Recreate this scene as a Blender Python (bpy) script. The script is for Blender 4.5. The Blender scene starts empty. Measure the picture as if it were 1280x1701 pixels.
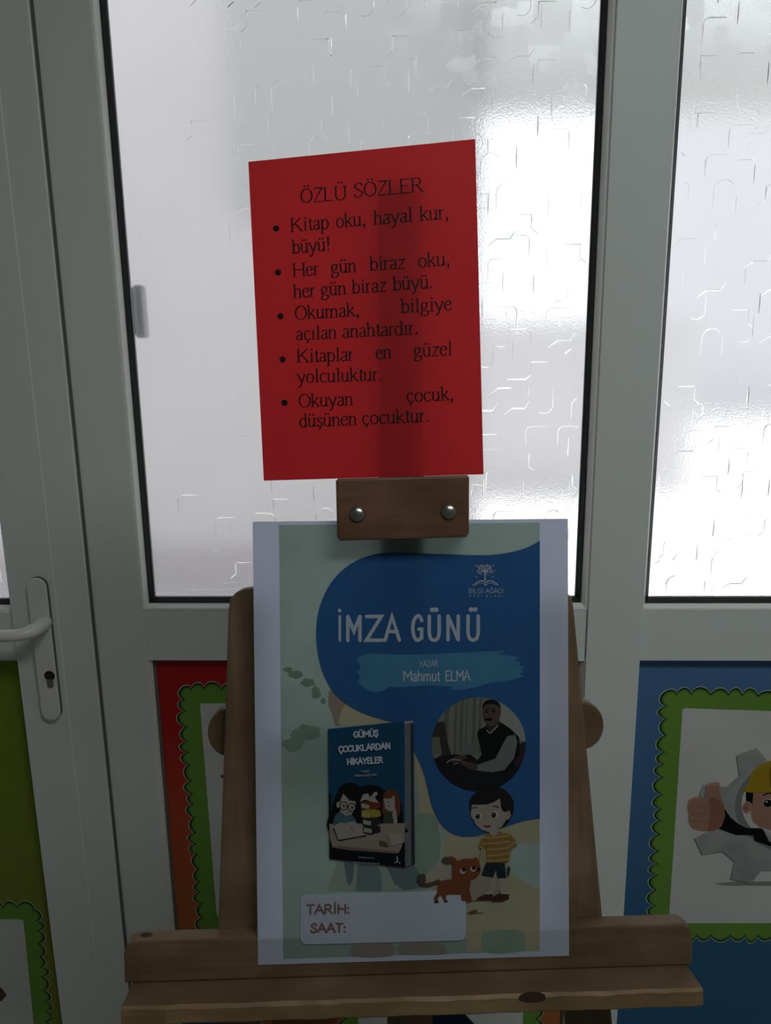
import bpy, bmesh, math, random
import numpy as np
from mathutils import Matrix, Vector
random.seed(7)
S = bpy.context.scene
COL = S.collection
PI = math.pi
# ---------------------------------------------------------------- camera, world, sun, exposure
FPX, CX, CY = 1290.0, 640.0, 850.5
M = np.array([[0.999396, 0.032542, -0.012218], [0.004791, 0.219197, 0.975669], [-0.034428, 0.975138, -0.218908]])
CAM = np.array([0.0, -1.25, 1.50])
cd = bpy.data.cameras.new('camera'); cam = bpy.data.objects.new('camera', cd); COL.objects.link(cam)
cd.sensor_fit = 'HORIZONTAL'; cd.sensor_width = 36.0; cd.lens = FPX * 36.0 / 1280.0
cd.clip_start = 0.02; cd.clip_end = 200
mw = Matrix.Identity(4)
for i in range(3):
    mw[i][0] = M[0][i]; mw[i][1] = M[1][i]; mw[i][2] = -M[2][i]; mw[i][3] = CAM[i]
cam.matrix_world = mw
S.camera = cam

W = bpy.data.worlds.new('world'); S.world = W; W.use_nodes = True
bg = W.node_tree.nodes['Background']; bg.inputs[0].default_value = (0.93, 0.95, 1.0, 1); bg.inputs[1].default_value = 1.75

sl = bpy.data.lights.new('sun', 'SUN'); sl.energy = 7.0; sl.angle = 0.02; sl.color = (1, .97, .92)
so = bpy.data.objects.new('sun', sl); COL.objects.link(so)
so.rotation_euler = Vector((-0.60, -0.16, -0.9)).to_track_quat('-Z', 'Y').to_euler()

rl = bpy.data.lights.new('room_fill_light', 'AREA'); rl.shape = 'RECTANGLE'; rl.size = 1.2; rl.size_y = 0.4  # unseen fill light added for the dim room, not a known lamp
rl.energy = 14.7; rl.color = (.95, 1.0, .97)
ro = bpy.data.objects.new('room_fill_light', rl); COL.objects.link(ro); ro.location = (0.70, -1.50, 2.66)

vs = S.view_settings
vs.view_transform = 'Standard'; vs.look = 'None'; vs.exposure = 0.0; vs.gamma = 1.0; vs.use_curve_mapping = False
S.cycles.use_denoising = True
S.cycles.max_bounces = 12; S.cycles.transmission_bounces = 10; S.cycles.diffuse_bounces = 4
S.cycles.sample_clamp_indirect = 6.0
S.cycles.caustics_refractive = True

# ---------------------------------------------------------------- materials
_mats = {}
def hexlin(c):
    return tuple(((v/255)/12.92 if v/255 <= .04045 else ((v/255+.055)/1.055)**2.4) for v in c)
def mat(name, col, rough=.55, trans=0.0, metal=0.0, spec=.3, noise=0.0, nscale=8.0, bump=0.0, stretch=(1, 1, 1), col2=None):
    if name in _mats: return _mats[name]
    m = bpy.data.materials.new(name); m.use_nodes = True; nt = m.node_tree; N = nt.nodes; L = nt.links
    p = N['Principled BSDF']; out = N['Material Output']
    p.inputs['Base Color'].default_value = (*col, 1); p.inputs['Roughness'].default_value = rough
    p.inputs['Metallic'].default_value = metal; p.inputs['Specular IOR Level'].default_value = spec
    csock = None
    if noise or col2 or bump:
        tc = N.new('ShaderNodeTexCoord'); mp = N.new('ShaderNodeMapping'); mp.inputs['Scale'].default_value = stretch
        L.new(tc.outputs['Object'], mp.inputs[0])
        nz = N.new('ShaderNodeTexNoise'); nz.inputs['Scale'].default_value = nscale; nz.inputs['Detail'].default_value = 6
        L.new(mp.outputs[0], nz.inputs['Vector'])
        cr = N.new('ShaderNodeValToRGB')
        cr.color_ramp.elements[0].position = .3; cr.color_ramp.elements[1].position = .7
        c2 = col2 or tuple(v*(1-noise) for v in col)
        cr.color_ramp.elements[0].color = (*c2, 1); cr.color_ramp.elements[1].color = (*col, 1)
        L.new(nz.outputs['Fac'], cr.inputs[0]); L.new(cr.outputs[0], p.inputs['Base Color']); csock = cr.outputs[0]
        if bump:
            b = N.new('ShaderNodeBump'); b.inputs['Strength'].default_value = bump; b.inputs['Distance'].default_value = .002
            L.new(nz.outputs['Fac'], b.inputs['Height']); L.new(b.outputs[0], p.inputs['Normal'])
    if trans:
        t = N.new('ShaderNodeBsdfTranslucent'); t.inputs[0].default_value = (*col, 1)
        if csock: L.new(csock, t.inputs[0])
        mx = N.new('ShaderNodeMixShader'); mx.inputs[0].default_value = trans
        L.new(p.outputs[0], mx.inputs[1]); L.new(t.outputs[0], mx.inputs[2]); L.new(mx.outputs[0], out.inputs[0])
    _mats[name] = m
    return m
INK = .45
def ink(r, g, b):                       # printed colour (albedo, 0-1)
    return mat('print_%02d_%02d_%02d' % (r*99, g*99, b*99), (r, g, b), .6, trans=INK, spec=.15)

PVC = mat('white_plastic_profile', (.74, .80, .80), .38, noise=.05, nscale=3, spec=.35)
PVCB = mat('white_plastic_bead', (.80, .82, .80), .35, spec=.35)
GASK = mat('black_rubber', (.018, .02, .02), .5)
SEAM = mat('dark_seam', (.13, .14, .125), .7)
WALL = mat('painted_wall', (.62, .62, .58), .8, noise=.06, nscale=5)
FLOOR = mat('floor_tile', (.35, .33, .30), .5, noise=.15, nscale=6)
STEEL = mat('brushed_steel', (.42, .42, .40), .28, metal=1.0, noise=.2, nscale=40)
HANDLE = mat('white_handle_plastic', (.74, .77, .76), .3, spec=.45)
def wood(name, c, seed):
    if name in _mats: return _mats[name]
    m = bpy.data.materials.new(name); m.use_nodes = True; nt = m.node_tree; N = nt.nodes; L = nt.links
    p = N['Principled BSDF']; p.inputs['Roughness'].default_value = .5; p.inputs['Specular IOR Level'].default_value = .3
    tc = N.new('ShaderNodeTexCoord'); mp = N.new('ShaderNodeMapping'); L.new(tc.outputs['Object'], mp.inputs[0])
    mp.inputs['Location'].default_value = (seed, seed*.7, seed*1.3)
    mp.inputs['Scale'].default_value = (9, 20, 120) if 'across' in name else (120, 20, 9)
    n1 = N.new('ShaderNodeTexNoise'); n1.inputs['Scale'].default_value = 1.0; n1.inputs['Detail'].default_value = 8; n1.inputs['Distortion'].default_value = .6
    L.new(mp.outputs[0], n1.inputs['Vector'])
    n2 = N.new('ShaderNodeTexNoise'); n2.inputs['Scale'].default_value = 14; n2.inputs['Detail'].default_value = 3
    L.new(tc.outputs['Object'], n2.inputs['Vector'])
    cr = N.new('ShaderNodeValToRGB'); e = cr.color_ramp.elements
    e[0].position = .32; e[1].position = .68
    e[0].color = (c[0]*.78, c[1]*.74, c[2]*.70, 1); e[1].color = (*c, 1)
    L.new(n1.outputs['Fac'], cr.inputs[0])
    cr2 = N.new('ShaderNodeValToRGB'); cr2.color_ramp.elements[0].color = (.72, .70, .66, 1); cr2.color_ramp.elements[1].color = (1.1, 1.08, 1.05, 1)
    cr2.color_ramp.elements[0].position = .35; cr2.color_ramp.elements[1].position = .65
    L.new(n2.outputs['Fac'], cr2.inputs[0])
    mu = N.new('ShaderNodeMixRGB'); mu.blend_type = 'MULTIPLY'; mu.inputs[0].default_value = 1
    L.new(cr.outputs[0], mu.inputs[1]); L.new(cr2.outputs[0], mu.inputs[2]); L.new(mu.outputs[0], p.inputs['Base Color'])
    b = N.new('ShaderNodeBump'); b.inputs['Strength'].default_value = .25; b.inputs['Distance'].default_value = .001
    L.new(n1.outputs['Fac'], b.inputs['Height']); L.new(b.outputs[0], p.inputs['Normal'])
    _mats[name] = m
    return m
WA = wood('pine_across', (.165, .112, .066), 1.0)
WC = wood('clamp_across', (.155, .080, .047), 5.0)
WE = wood('pine_end_across', (.24, .165, .088), 3.0)
WU = wood('pine_upright', (.19, .13, .080), 2.0)

def glass_mat():
    m = bpy.data.materials.new('patterned_frosted_glass'); m.use_nodes = True; nt = m.node_tree; N = nt.nodes; L = nt.links
    N.remove(N['Principled BSDF']); out = N['Material Output']
    g = N.new('ShaderNodeBsdfGlass'); g.inputs['Roughness'].default_value = .13; g.inputs['IOR'].default_value = 1.45
    g.inputs['Color'].default_value = (.97, .985, .99, 1)
    t = N.new('ShaderNodeBsdfTranslucent'); t.inputs[0].default_value = (.92, .93, .95, 1)
    mx = N.new('ShaderNodeMixShader'); mx.inputs[0].default_value = .10
    tc = N.new('ShaderNodeTexCoord')
    v = N.new('ShaderNodeTexVoronoi'); v.inputs['Scale'].default_value = 21; v.distance = 'CHEBYCHEV'; v.inputs['Randomness'].default_value = .8
    mp = N.new('ShaderNodeMapping'); mp.inputs['Scale'].default_value = (1, 0, 1)
    nd = N.new('ShaderNodeTexNoise'); nd.inputs['Scale'].default_value = 45; L.new(tc.outputs['Object'], nd.inputs['Vector'])
    wp = N.new('ShaderNodeVectorMath'); wp.operation = 'MULTIPLY_ADD'; wp.inputs[1].default_value = (.012, .012, .012)
    L.new(nd.outputs['Color'], wp.inputs[0]); L.new(tc.outputs['Object'], wp.inputs[2]); L.new(wp.outputs[0], mp.inputs[0]); L.new(mp.outputs[0], v.inputs['Vector'])
    n = N.new('ShaderNodeTexNoise'); n.inputs['Scale'].default_value = 330; n.inputs['Detail'].default_value = 2; L.new(tc.outputs['Object'], n.inputs['Vector'])
    b = N.new('ShaderNodeBump'); b.inputs['Strength'].default_value = .35; b.inputs['Distance'].default_value = .0004
    L.new(n.outputs['Fac'], b.inputs['Height'])
    su = N.new('ShaderNodeVectorMath'); su.operation = 'SUBTRACT'; su.inputs[1].default_value = (.5, .5, .5); L.new(v.outputs['Color'], su.inputs[0])
    ma = N.new('ShaderNodeVectorMath'); ma.operation = 'MULTIPLY_ADD'; ma.inputs[1].default_value = (.075, 0, .075)
    L.new(su.outputs[0], ma.inputs[0]); L.new(b.outputs[0], ma.inputs[2])
    no = N.new('ShaderNodeVectorMath'); no.operation = 'NORMALIZE'; L.new(ma.outputs[0], no.inputs[0]); L.new(no.outputs[0], g.inputs['Normal'])
    L.new(g.outputs[0], mx.inputs[1]); L.new(t.outputs[0], mx.inputs[2]); L.new(mx.outputs[0], out.inputs[0])
    return m
GLASS = glass_mat()
def ridge_mat():
    m = bpy.data.materials.new('glass_ridge'); m.use_nodes = True; N = m.node_tree.nodes
    N.remove(N['Principled BSDF'])
    g = N.new('ShaderNodeBsdfGlass'); g.inputs['Roughness'].default_value = .08; g.inputs['IOR'].default_value = 1.45
    m.node_tree.links.new(g.outputs[0], N['Material Output'].inputs[0]); return m
RIDGE = ridge_mat()

# ---------------------------------------------------------------- mesh helpers
def link(name, me, parent=None, mats=()):
    o = bpy.data.objects.new(name, me); COL.objects.link(o)
    for m in mats: me.materials.append(m)
    if parent: o.parent = parent
    return o
def tag(o, label=None, cat=None, group=None, kind=None):
    if label: o['label'] = label
    if cat: o['category'] = cat
    if group: o['group'] = group
    if kind: o['kind'] = kind
    return o
def from_bm(name, bm, m, parent=None, smooth=False):
    me = bpy.data.meshes.new(name); bm.normal_update(); bm.to_mesh(me); bm.free()
    if smooth:
        for p in me.polygons: p.use_smooth = True
    return link(name, me, parent, [m] if not isinstance(m, (list, tuple)) else m)
def abox(bm, x0, x1, y0, y1, z0, z1, bev=0):
    vs_ = [bm.verts.new((x, y, z)) for x in (x0, x1) for y in (y0, y1) for z in (z0, z1)]
    fs = [(0, 1, 3, 2), (4, 6, 7, 5), (0, 4, 5, 1), (2, 3, 7, 6), (0, 2, 6, 4), (1, 5, 7, 3)]
    F = [bm.faces.new([vs_[i] for i in f]) for f in fs]
    if bev:
        es = list({e for f in F for e in f.edges})
        bmesh.ops.bevel(bm, geom=es, offset=bev, segments=2, affect='EDGES', profile=.6)
def box(name, x0, x1, y0, y1, z0, z1, m, parent=None, bev=0):
    bm = bmesh.new(); abox(bm, x0, x1, y0, y1, z0, z1, bev); bmesh.ops.recalc_face_normals(bm, faces=bm.faces)
    return from_bm(name, bm, m, parent)
def prism(name, pts, d0, d1, m, parent=None, bev=0.0):       # outline in x,z extruded along y
    bm = bmesh.new()
    a = [bm.verts.new((x, d0, z)) for x, z in pts]; b = [bm.verts.new((x, d1, z)) for x, z in pts]
    n = len(pts); F = [bm.faces.new(a), bm.faces.new(b[::-1])]
    for i in range(n): bm.faces.new((a[i], b[i], b[(i+1) % n], a[(i+1) % n]))
    bmesh.ops.recalc_face_normals(bm, faces=bm.faces)
    if bev:
        es = list({e for f in F for e in f.edges})
        bmesh.ops.bevel(bm, geom=es, offset=bev, segments=2, affect='EDGES', profile=.6)
    return from_bm(name, bm, m, parent)
def xprism(name, pts, x0, x1, m, parent=None, bev=0.0):      # outline in y,z extruded along x
    bm = bmesh.new()
    a = [bm.verts.new((x0, y, z)) for y, z in pts]; b = [bm.verts.new((x1, y, z)) for y, z in pts]
    n = len(pts); bm.faces.new(a); bm.faces.new(b[::-1])
    for i in range(n): bm.faces.new((a[i], b[i], b[(i+1) % n], a[(i+1) % n]))
    bmesh.ops.recalc_face_normals(bm, faces=bm.faces)
    if bev: bmesh.ops.bevel(bm, geom=list(bm.edges), offset=bev, segments=2, affect='EDGES', profile=.6)
    return from_bm(name, bm, m, parent)
def zprism(name, pts, z0, z1, m, parent=None):               # outline in x,y extruded along z
    bm = bmesh.new()
    a = [bm.verts.new((x, y, z0)) for x, y in pts]; b = [bm.verts.new((x, y, z1)) for x, y in pts]
    n = len(pts); bm.faces.new(a); bm.faces.new(b[::-1])
    for i in range(n): bm.faces.new((a[i], b[i], b[(i+1) % n], a[(i+1) % n]))
    bmesh.ops.recalc_face_normals(bm, faces=bm.faces)
    return from_bm(name, bm, m, parent)
def tube_bm(bm, pts, rad, seg=14):
    pts = [Vector(p) for p in pts]; rings = []
    up = Vector((0, 0, 1))
    for i, p in enumerate(pts):
        t = (pts[min(i+1, len(pts)-1)] - pts[max(i-1, 0)]).normalized()
        a = t.cross(up)
        if a.length < .05: a = t.cross(Vector((1, 0, 0)))
        a.normalize(); b = t.cross(a).normalized()
        r = rad[i] if isinstance(rad, (list, tuple)) else rad
        rings.append([bm.verts.new(p + (a*math.cos(k*2*PI/seg) + b*math.sin(k*2*PI/seg))*r) for k in range(seg)])
    for i in range(len(rings)-1):
        for k in range(seg):
            bm.faces.new((rings[i][k], rings[i][(k+1) % seg], rings[i+1][(k+1) % seg], rings[i+1][k]))
    bm.faces.new(rings[0][::-1]); bm.faces.new(rings[-1])
def catmull(pts, n=6, closed=False):
    P = [np.array(p, float) for p in pts]; out = []
    N_ = len(P); rng = range(N_ if closed else N_-1)
    for i in rng:
        if closed: p0, p1, p2, p3 = P[i-1], P[i], P[(i+1) % N_], P[(i+2) % N_]
        else: p0, p1, p2, p3 = P[max(i-1, 0)], P[i], P[i+1], P[min(i+2, N_-1)]
        for k in range(n):
            t = k/n
            out.append(.5*((2*p1) + (-p0+p2)*t + (2*p0-5*p1+4*p2-p3)*t*t + (-p0+3*p1-3*p2+p3)*t**3))
    if not closed: out.append(P[-1])
    return [tuple(v) for v in out]

# a measured photograph point -> the point where its ray meets a plane of the place
def ray(px, py): return M.T @ np.array([(px-CX)/FPX, -(py-CY)/FPX, 1.0])
def door(px, py, Y=0.0):
    v = ray(px, py); t = (Y - CAM[1])/v[1]; p = CAM + v*t; return (p[0], p[2])
class Frame:                      # a leaning plane: x right, y into the scene, z up along the sheet
    def __init__(s, R, q): s.R = np.array(R); s.q = np.array(q)
    def loc(s, px, py, d=0.0):
        v = ray(px, py); n = s.R[:, 1]; o = CAM - s.q; t = (d - o@n)/(v@n); l = s.R.T@(o + v*t); return (l[0], l[2])
    def place(s, o, base=(0, 0, 0)):
        w = Matrix.Identity(4); p = s.q + s.R@np.array(base)
        for i in range(3):
            for j in range(3): w[i][j] = s.R[i, j]
            w[i][3] = p[i]
        o.matrix_world = w
EF = Frame([[0.99755, -0.06985, -0.00263], [0.06901, 0.97812, 0.19624], [-0.01113, -0.19595, 0.98055]], (-.000365, -.57947, 1.126284))
RF = Frame([[0.99111, 0.13012, -0.02785], [-0.12519, 0.98275, 0.13615], [0.04508, -0.13145, 0.9903]], (-.04266, -.51135, 1.51901))

# flat print: a stack of ink polygons, one mesh, one material slot per colour
class Art:
    def __init__(s, fn, off=.0001, step=.00003): s.fn = fn; s.off = off; s.step = step; s.v = []; s.f = []; s.mi = []; s.mats = []
    def poly(s, col, pts, smooth=False, local=False):
        if smooth: pts = catmull(pts, 5, True)
        m = col if isinstance(col, bpy.types.Material) else ink(*col)
        if m not in s.mats: s.mats.append(m)
        b = len(s.v)
        for p in pts:
            x, z = p if local else s.fn(*p)
            s.v.append((x, -s.off, z))
        s.f.append(list(range(b, b+len(pts)))); s.mi.append(s.mats.index(m)); s.off += s.step
    def ell(s, col, cx, cy, rx, ry=None, rot=0, n=28):
        ry = rx if ry is None else ry; c, q = math.cos(rot), math.sin(rot)
        s.poly(col, [(cx + rx*math.cos(t)*c - ry*math.sin(t)*q, cy + rx*math.cos(t)*q + ry*math.sin(t)*c) for t in [k*2*PI/n for k in range(n)]])
    def line(s, col, pts, w, smooth=True):
        P = catmull(pts, 5) if smooth and len(pts) > 2 else pts
        L_, R_ = [], []
        for i in range(len(P)):
            a = P[max(i-1, 0)]; b = P[min(i+1, len(P)-1)]; dx, dy = b[0]-a[0], b[1]-a[1]; l = math.hypot(dx, dy) or 1
            L_.append((P[i][0]-dy/l*w/2, P[i][1]+dx/l*w/2)); R_.append((P[i][0]+dy/l*w/2, P[i][1]-dx/l*w/2))
        s.poly(col, L_ + R_[::-1])
    def build(s, name, parent, dy=0.0):
        me = bpy.data.meshes.new(name); me.from_pydata([(x, y+dy, z) for x, y, z in s.v], [], s.f)
        o = link(name, me, parent, s.mats)
        for p, i in zip(me.polygons, s.mi): p.material_index = i
        return o

# ---------------------------------------------------------------- stroke lettering
G = {
'A': (72, 'l 3,0 35,66 69,0|l 14,24 58,24'), 'B': (62, 'l 10,0 10,66|s 10,66 36,65 48,51 37,37 10,36|s 10,36 42,34 54,19 42,2 10,0'),
'C': (66, 's 58,52 48,64 34,67 14,56 5,33 14,10 34,-1 50,4 60,15'), 'D': (72, 'l 10,0 10,66|s 10,66 40,64 60,48 65,33 60,18 40,2 10,0'),
'E': (61, 'l 10,0 10,66|l 10,66 54,66|l 10,35 44,35|l 10,0 56,0'), 'G': (72, 's 62,54 50,65 36,67 14,56 5,33 14,10 36,-1 61,8|l 61,5 61,30 44,30'),
'H': (72, 'l 10,0 10,66|l 62,0 62,66|l 10,34 62,34'), 'I': (33, 'l 16,0 16,66'), 'K': (72, 'l 10,0 10,66|l 60,66 12,29|l 26,40 64,0'),
'L': (61, 'l 10,66 10,0|l 10,0 56,0'), 'M': (88, 'l 10,0 10,66|l 10,66 44,26 78,66|l 78,66 78,0'), 'N': (72, 'l 10,0 10,66|l 10,66 60,0|l 60,0 60,66'),
'O': (72, 'o 36,33,31,34'), 'R': (67, 'l 10,0 10,66|s 10,66 42,65 52,50 42,35 10,34|l 30,34 62,0'),
'S': (56, 's 48,54 40,65 28,67 12,60 10,48 27,35 44,24 46,10 30,-1 14,2 6,14'), 'T': (61, 'l 4,66 57,66|l 30,0 30,66'),
'U': (72, 's 10,66 10,40 10,20 18,4 36,-1 54,4 62,20 62,40 62,66'), 'Y': (72, 'l 4,66 36,32 68,66|l 36,32 36,0'), 'Z': (61, 'l 6,66 54,66 5,0 56,0'),
'a': (44, 's 8,36 18,45 30,43 34,34 34,22 34,10 36,2 42,2|s 34,26 14,21 6,12 11,1 22,0 34,9'), 'b': (50, 'l 10,68 10,0|o 27,22,17,23'),
'c': (44, 's 38,36 28,45 14,42 6,23 14,3 28,-1 40,8'), 'd': (50, 'l 40,68 40,0|o 23,22,17,23'), 'e': (44, 'l 7,27 38,27|s 38,27 34,41 23,45 11,39 5,22 13,3 26,-1 40,10'),
'g': (50, 'o 22,30,14,15|s 14,18 8,10 20,5 40,2 44,-10 30,-21 10,-18 6,-8 16,1|l 33,41 46,42'), 'h': (50, 'l 9,68 9,0|s 9,32 22,44 34,42 39,32 39,16 39,0'),
'i': (28, 'l 14,45 14,0|d 14,62'), 'ı': (28, 'l 14,45 14,0'), 'k': (50, 'l 9,68 9,0|l 40,45 11,19|l 20,27 45,0'), 'l': (28, 'l 14,68 14,0'),
'm': (78, 'l 9,45 9,0|s 9,32 20,44 32,42 37,32 37,16 37,0|s 37,32 48,44 60,42 66,32 66,16 66,0'), 'n': (50, 'l 9,45 9,0|s 9,32 22,44 34,42 39,32 39,16 39,0'),
'o': (50, 'o 25,22,19,23'), 'p': (50, 'l 9,45 9,-22|o 26,22,17,23'), 'r': (33, 'l 9,45 9,0|s 9,30 18,43 30,42'),
's': (39, 's 32,36 24,45 12,43 8,34 18,25 30,18 32,8 22,-1 8,3 4,10'), 't': (28, 's 14,58 14,42 14,26 14,8 19,0 27,4|l 3,44 26,44'),
'u': (50, 's 9,45 9,28 9,12 14,2 26,1 38,12|l 39,45 39,0'), 'y': (50, 'l 4,45 26,2|l 46,45 20,-14|s 20,-14 12,-22 4,-19'), 'z': (44, 'l 6,44 38,44 5,0 40,0'),
',': (25, 'd 12,4|s 15,4 14,-7 8,-13'), '.': (25, 'd 12,4'), '!': (33, 'l 15,66 15,20|d 15,4'), ':': (25, 'd 12,4|d 12,38'), ' ': (25, '')}
def acc(b, extra): a, s_ = G[b]; return (a, s_ + '|' + extra)
G['Ö'] = acc('O', 'd 25,80|d 47,80'); G['Ü'] = acc('U', 'd 26,84|d 46,84'); G['İ'] = acc('I', 'd 16,79'); G['Ş'] = acc('S', 's 28,0 31,-8 25,-16 17,-15')
G['Ç'] = acc('C', 's 34,0 38,-8 32,-16 22,-15'); G['Ğ'] = acc('G', 's 24,82 35,74 46,82'); G['ü'] = acc('u', 'd 15,61|d 33,61')
G['ç'] = acc('c', 's 24,0 28,-8 22,-16 14,-15'); G['ş'] = acc('s', 's 20,0 23,-8 17,-16 10,-15')

def word(art, m, txt, p0, p1, size, a=9.0, b=3.2, serif=True, dot=None):
    """write txt from local point p0 to p1 (baseline); size = em in metres; a / b = stem and hairline in 1/100 em"""
    adv = sum(G[c][0] for c in txt); L_ = math.hypot(p1[0]-p0[0], p1[1]-p0[1])
    sx = L_/(adv - (6 if serif else 12)); sy = size/100; ux, uz = (p1[0]-p0[0])/L_, (p1[1]-p0[1])/L_
    wx = max(.5, min(1.3, sx/sy))
    K = sx/sy
    def T(x, y): x = (x - (3 if serif else 6)*K)*sy; y *= sy; return (p0[0] + x*ux - y*uz, p0[1] + x*uz + y*ux)
    X = 0; step = art.step; art.step = 2e-6
    def ribbon(pts):
        L2, R2 = [], []; n = len(pts)
        closed = n > 3 and abs(pts[0][0]-pts[-1][0]) < 1e-6 and abs(pts[0][1]-pts[-1][1]) < 1e-6
        for i in range(n):
            q0 = pts[i-1] if i > 0 else (pts[-2] if closed else pts[0]); q1 = pts[i+1] if i < n-1 else (pts[1] if closed else pts[-1])
            def un(u, v): d = math.hypot(v[0]-u[0], v[1]-u[1]) or 1; return ((v[0]-u[0])/d, (v[1]-u[1])/d)
            t0 = un(q0, pts[i]) if q0 != pts[i] else un(pts[i], q1); t1 = un(pts[i], q1) if q1 != pts[i] else t0
            tx, ty = t0[0]+t1[0], t0[1]+t1[1]; l = math.hypot(tx, ty) or 1; tx /= l; ty /= l
            cs = max(.35, tx*t1[0] + ty*t1[1])
            w = math.hypot(a*t1[1], b*t1[0])/2 if abs(t0[0]*t1[1]-t0[1]*t1[0]) > .3 else math.hypot(a*ty, b*tx)/2
            w /= cs
            kx = 1 if not serif else 1
            L2.append((pts[i][0]-ty*w*kx, pts[i][1]+tx*w)); R2.append((pts[i][0]+ty*w*kx, pts[i][1]-tx*w))
        for i in range(n-1):
            art.off -= art.step if i else 0
            art.poly(m, [T(*L2[i]), T(*L2[i+1]), T(*R2[i+1]), T(*R2[i])], local=True)
    def disc(x, y, r):
        art.poly(m, [T(x + r*math.cos(k*PI/6), y + r*math.sin(k*PI/6)) for k in range(12)], local=True)
    for c in txt:
        adv_c, st = G[c]
        for s_ in filter(None, st.split('|')):
            kind, rest = s_.split(' ', 1)
            if kind == 'o':
                cx, cy, rx, ry = map(float, rest.split(','))
                pts = [((X + cx + rx*math.cos(k*2*PI/20))*K, cy + ry*math.sin(k*2*PI/20)) for k in range(20)]; pts.append(pts[0]); ribbon(pts); continue
            pts = [tuple(map(float, q.split(','))) for q in rest.split()]
            if kind == 'd': disc((X + pts[0][0])*K, pts[0][1], dot or a*.62); continue
            pts = [((X+x)*K, y) for x, y in pts]
            raw = pts
            if kind == 's': pts = catmull(pts, 5)
            ribbon(pts)
            if serif:
                for e, o_ in ((raw[0], raw[1]), (raw[-1], raw[-2])):
                    if abs(o_[1]-e[1])*K > .8*abs(o_[0]-e[0]) and e[1] in (0, 66, 68, 45, -22):
                        lo = -11; hi = 11 if e[1] in (0, 66, -22) else 2
                        art.poly(m, [T(e[0]+lo, e[1]-1.3), T(e[0]+hi, e[1]-1.3), T(e[0]+hi, e[1]+1.7), T(e[0]+lo, e[1]+1.7)], local=True)
            else:
                for e in ([raw[0], raw[-1]] if kind == 's' else raw): disc(e[0], e[1], a/2)
        X += adv_c
    art.step = step; art.off += step

# ---------------------------------------------------------------- room shell
def struct(o): o['kind'] = 'structure'; return o
struct(box('floor', -2.4, 2.6, -4.2, .06, -.05, 0, FLOOR))
struct(box('ceiling', -2.4, 2.6, -4.2, .06, 2.8, 2.85, WALL))
struct(box('wall_left', -2.45, -2.4, -4.2, .06, 0, 2.8, WALL))
struct(box('wall_right', 2.6, 2.65, -4.2, .06, 0, 2.8, WALL))
struct(box('wall_back', -2.45, 2.65, -4.25, -4.2, 0, 2.8, WALL))
bm = bmesh.new()
abox(bm, -2.4, -1.62, 0, .06, 0, 2.8); abox(bm, 1.32, 2.6, 0, .06, 0, 2.8); abox(bm, -1.62, 1.32, 0, .06, 2.36, 2.8)
struct(from_bm('wall_front', bm, WALL))
fill_box = box('fill_light_housing', .10, 1.30, -1.70, -1.30, 2.67, 2.799, PVC)  # housing added around the unseen fill light
tag(fill_box, 'white rectangular housing of the added room fill light, unseen above the viewer', 'ceiling light'); 

# ---------------------------------------------------------------- plastic partition: door leaf, fixed window, mullion, second window
ZG0, ZG1 = 1.062, 2.20          # glass opening
ZR = .957                       # underside of the middle rail
def member_v(name, x0, x1, z0, z1, parent, y0=0.0, y1=.06): return box(name, x0, x1, y0, y1, z0, z1, PVC, parent, .0015)
def holder(name):
    e = bpy.data.objects.new(name, None); COL.objects.link(e); struct(e); return e
def rect_ring(name, x0, x1, z0, z1, prof, m, parent):
    """mitred frame; prof = list of (inset, y)"""
    bm = bmesh.new(); rings = []
    for ins, y in prof:
        rings.append([bm.verts.new(p) for p in ((x0+ins, y, z0+ins), (x1-ins, y, z0+ins), (x1-ins, y, z1-ins), (x0+ins, y, z1-ins))])
    n = len(rings)
    for i in range(n):
        A_, B_ = rings[i], rings[(i+1) % n]
        for k in range(4): bm.faces.new((A_[k], A_[(k+1) % 4], B_[(k+1) % 4], B_[k]))
    bmesh.ops.recalc_face_normals(bm, faces=bm.faces)
    return from_bm(name, bm, m, parent)

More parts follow.
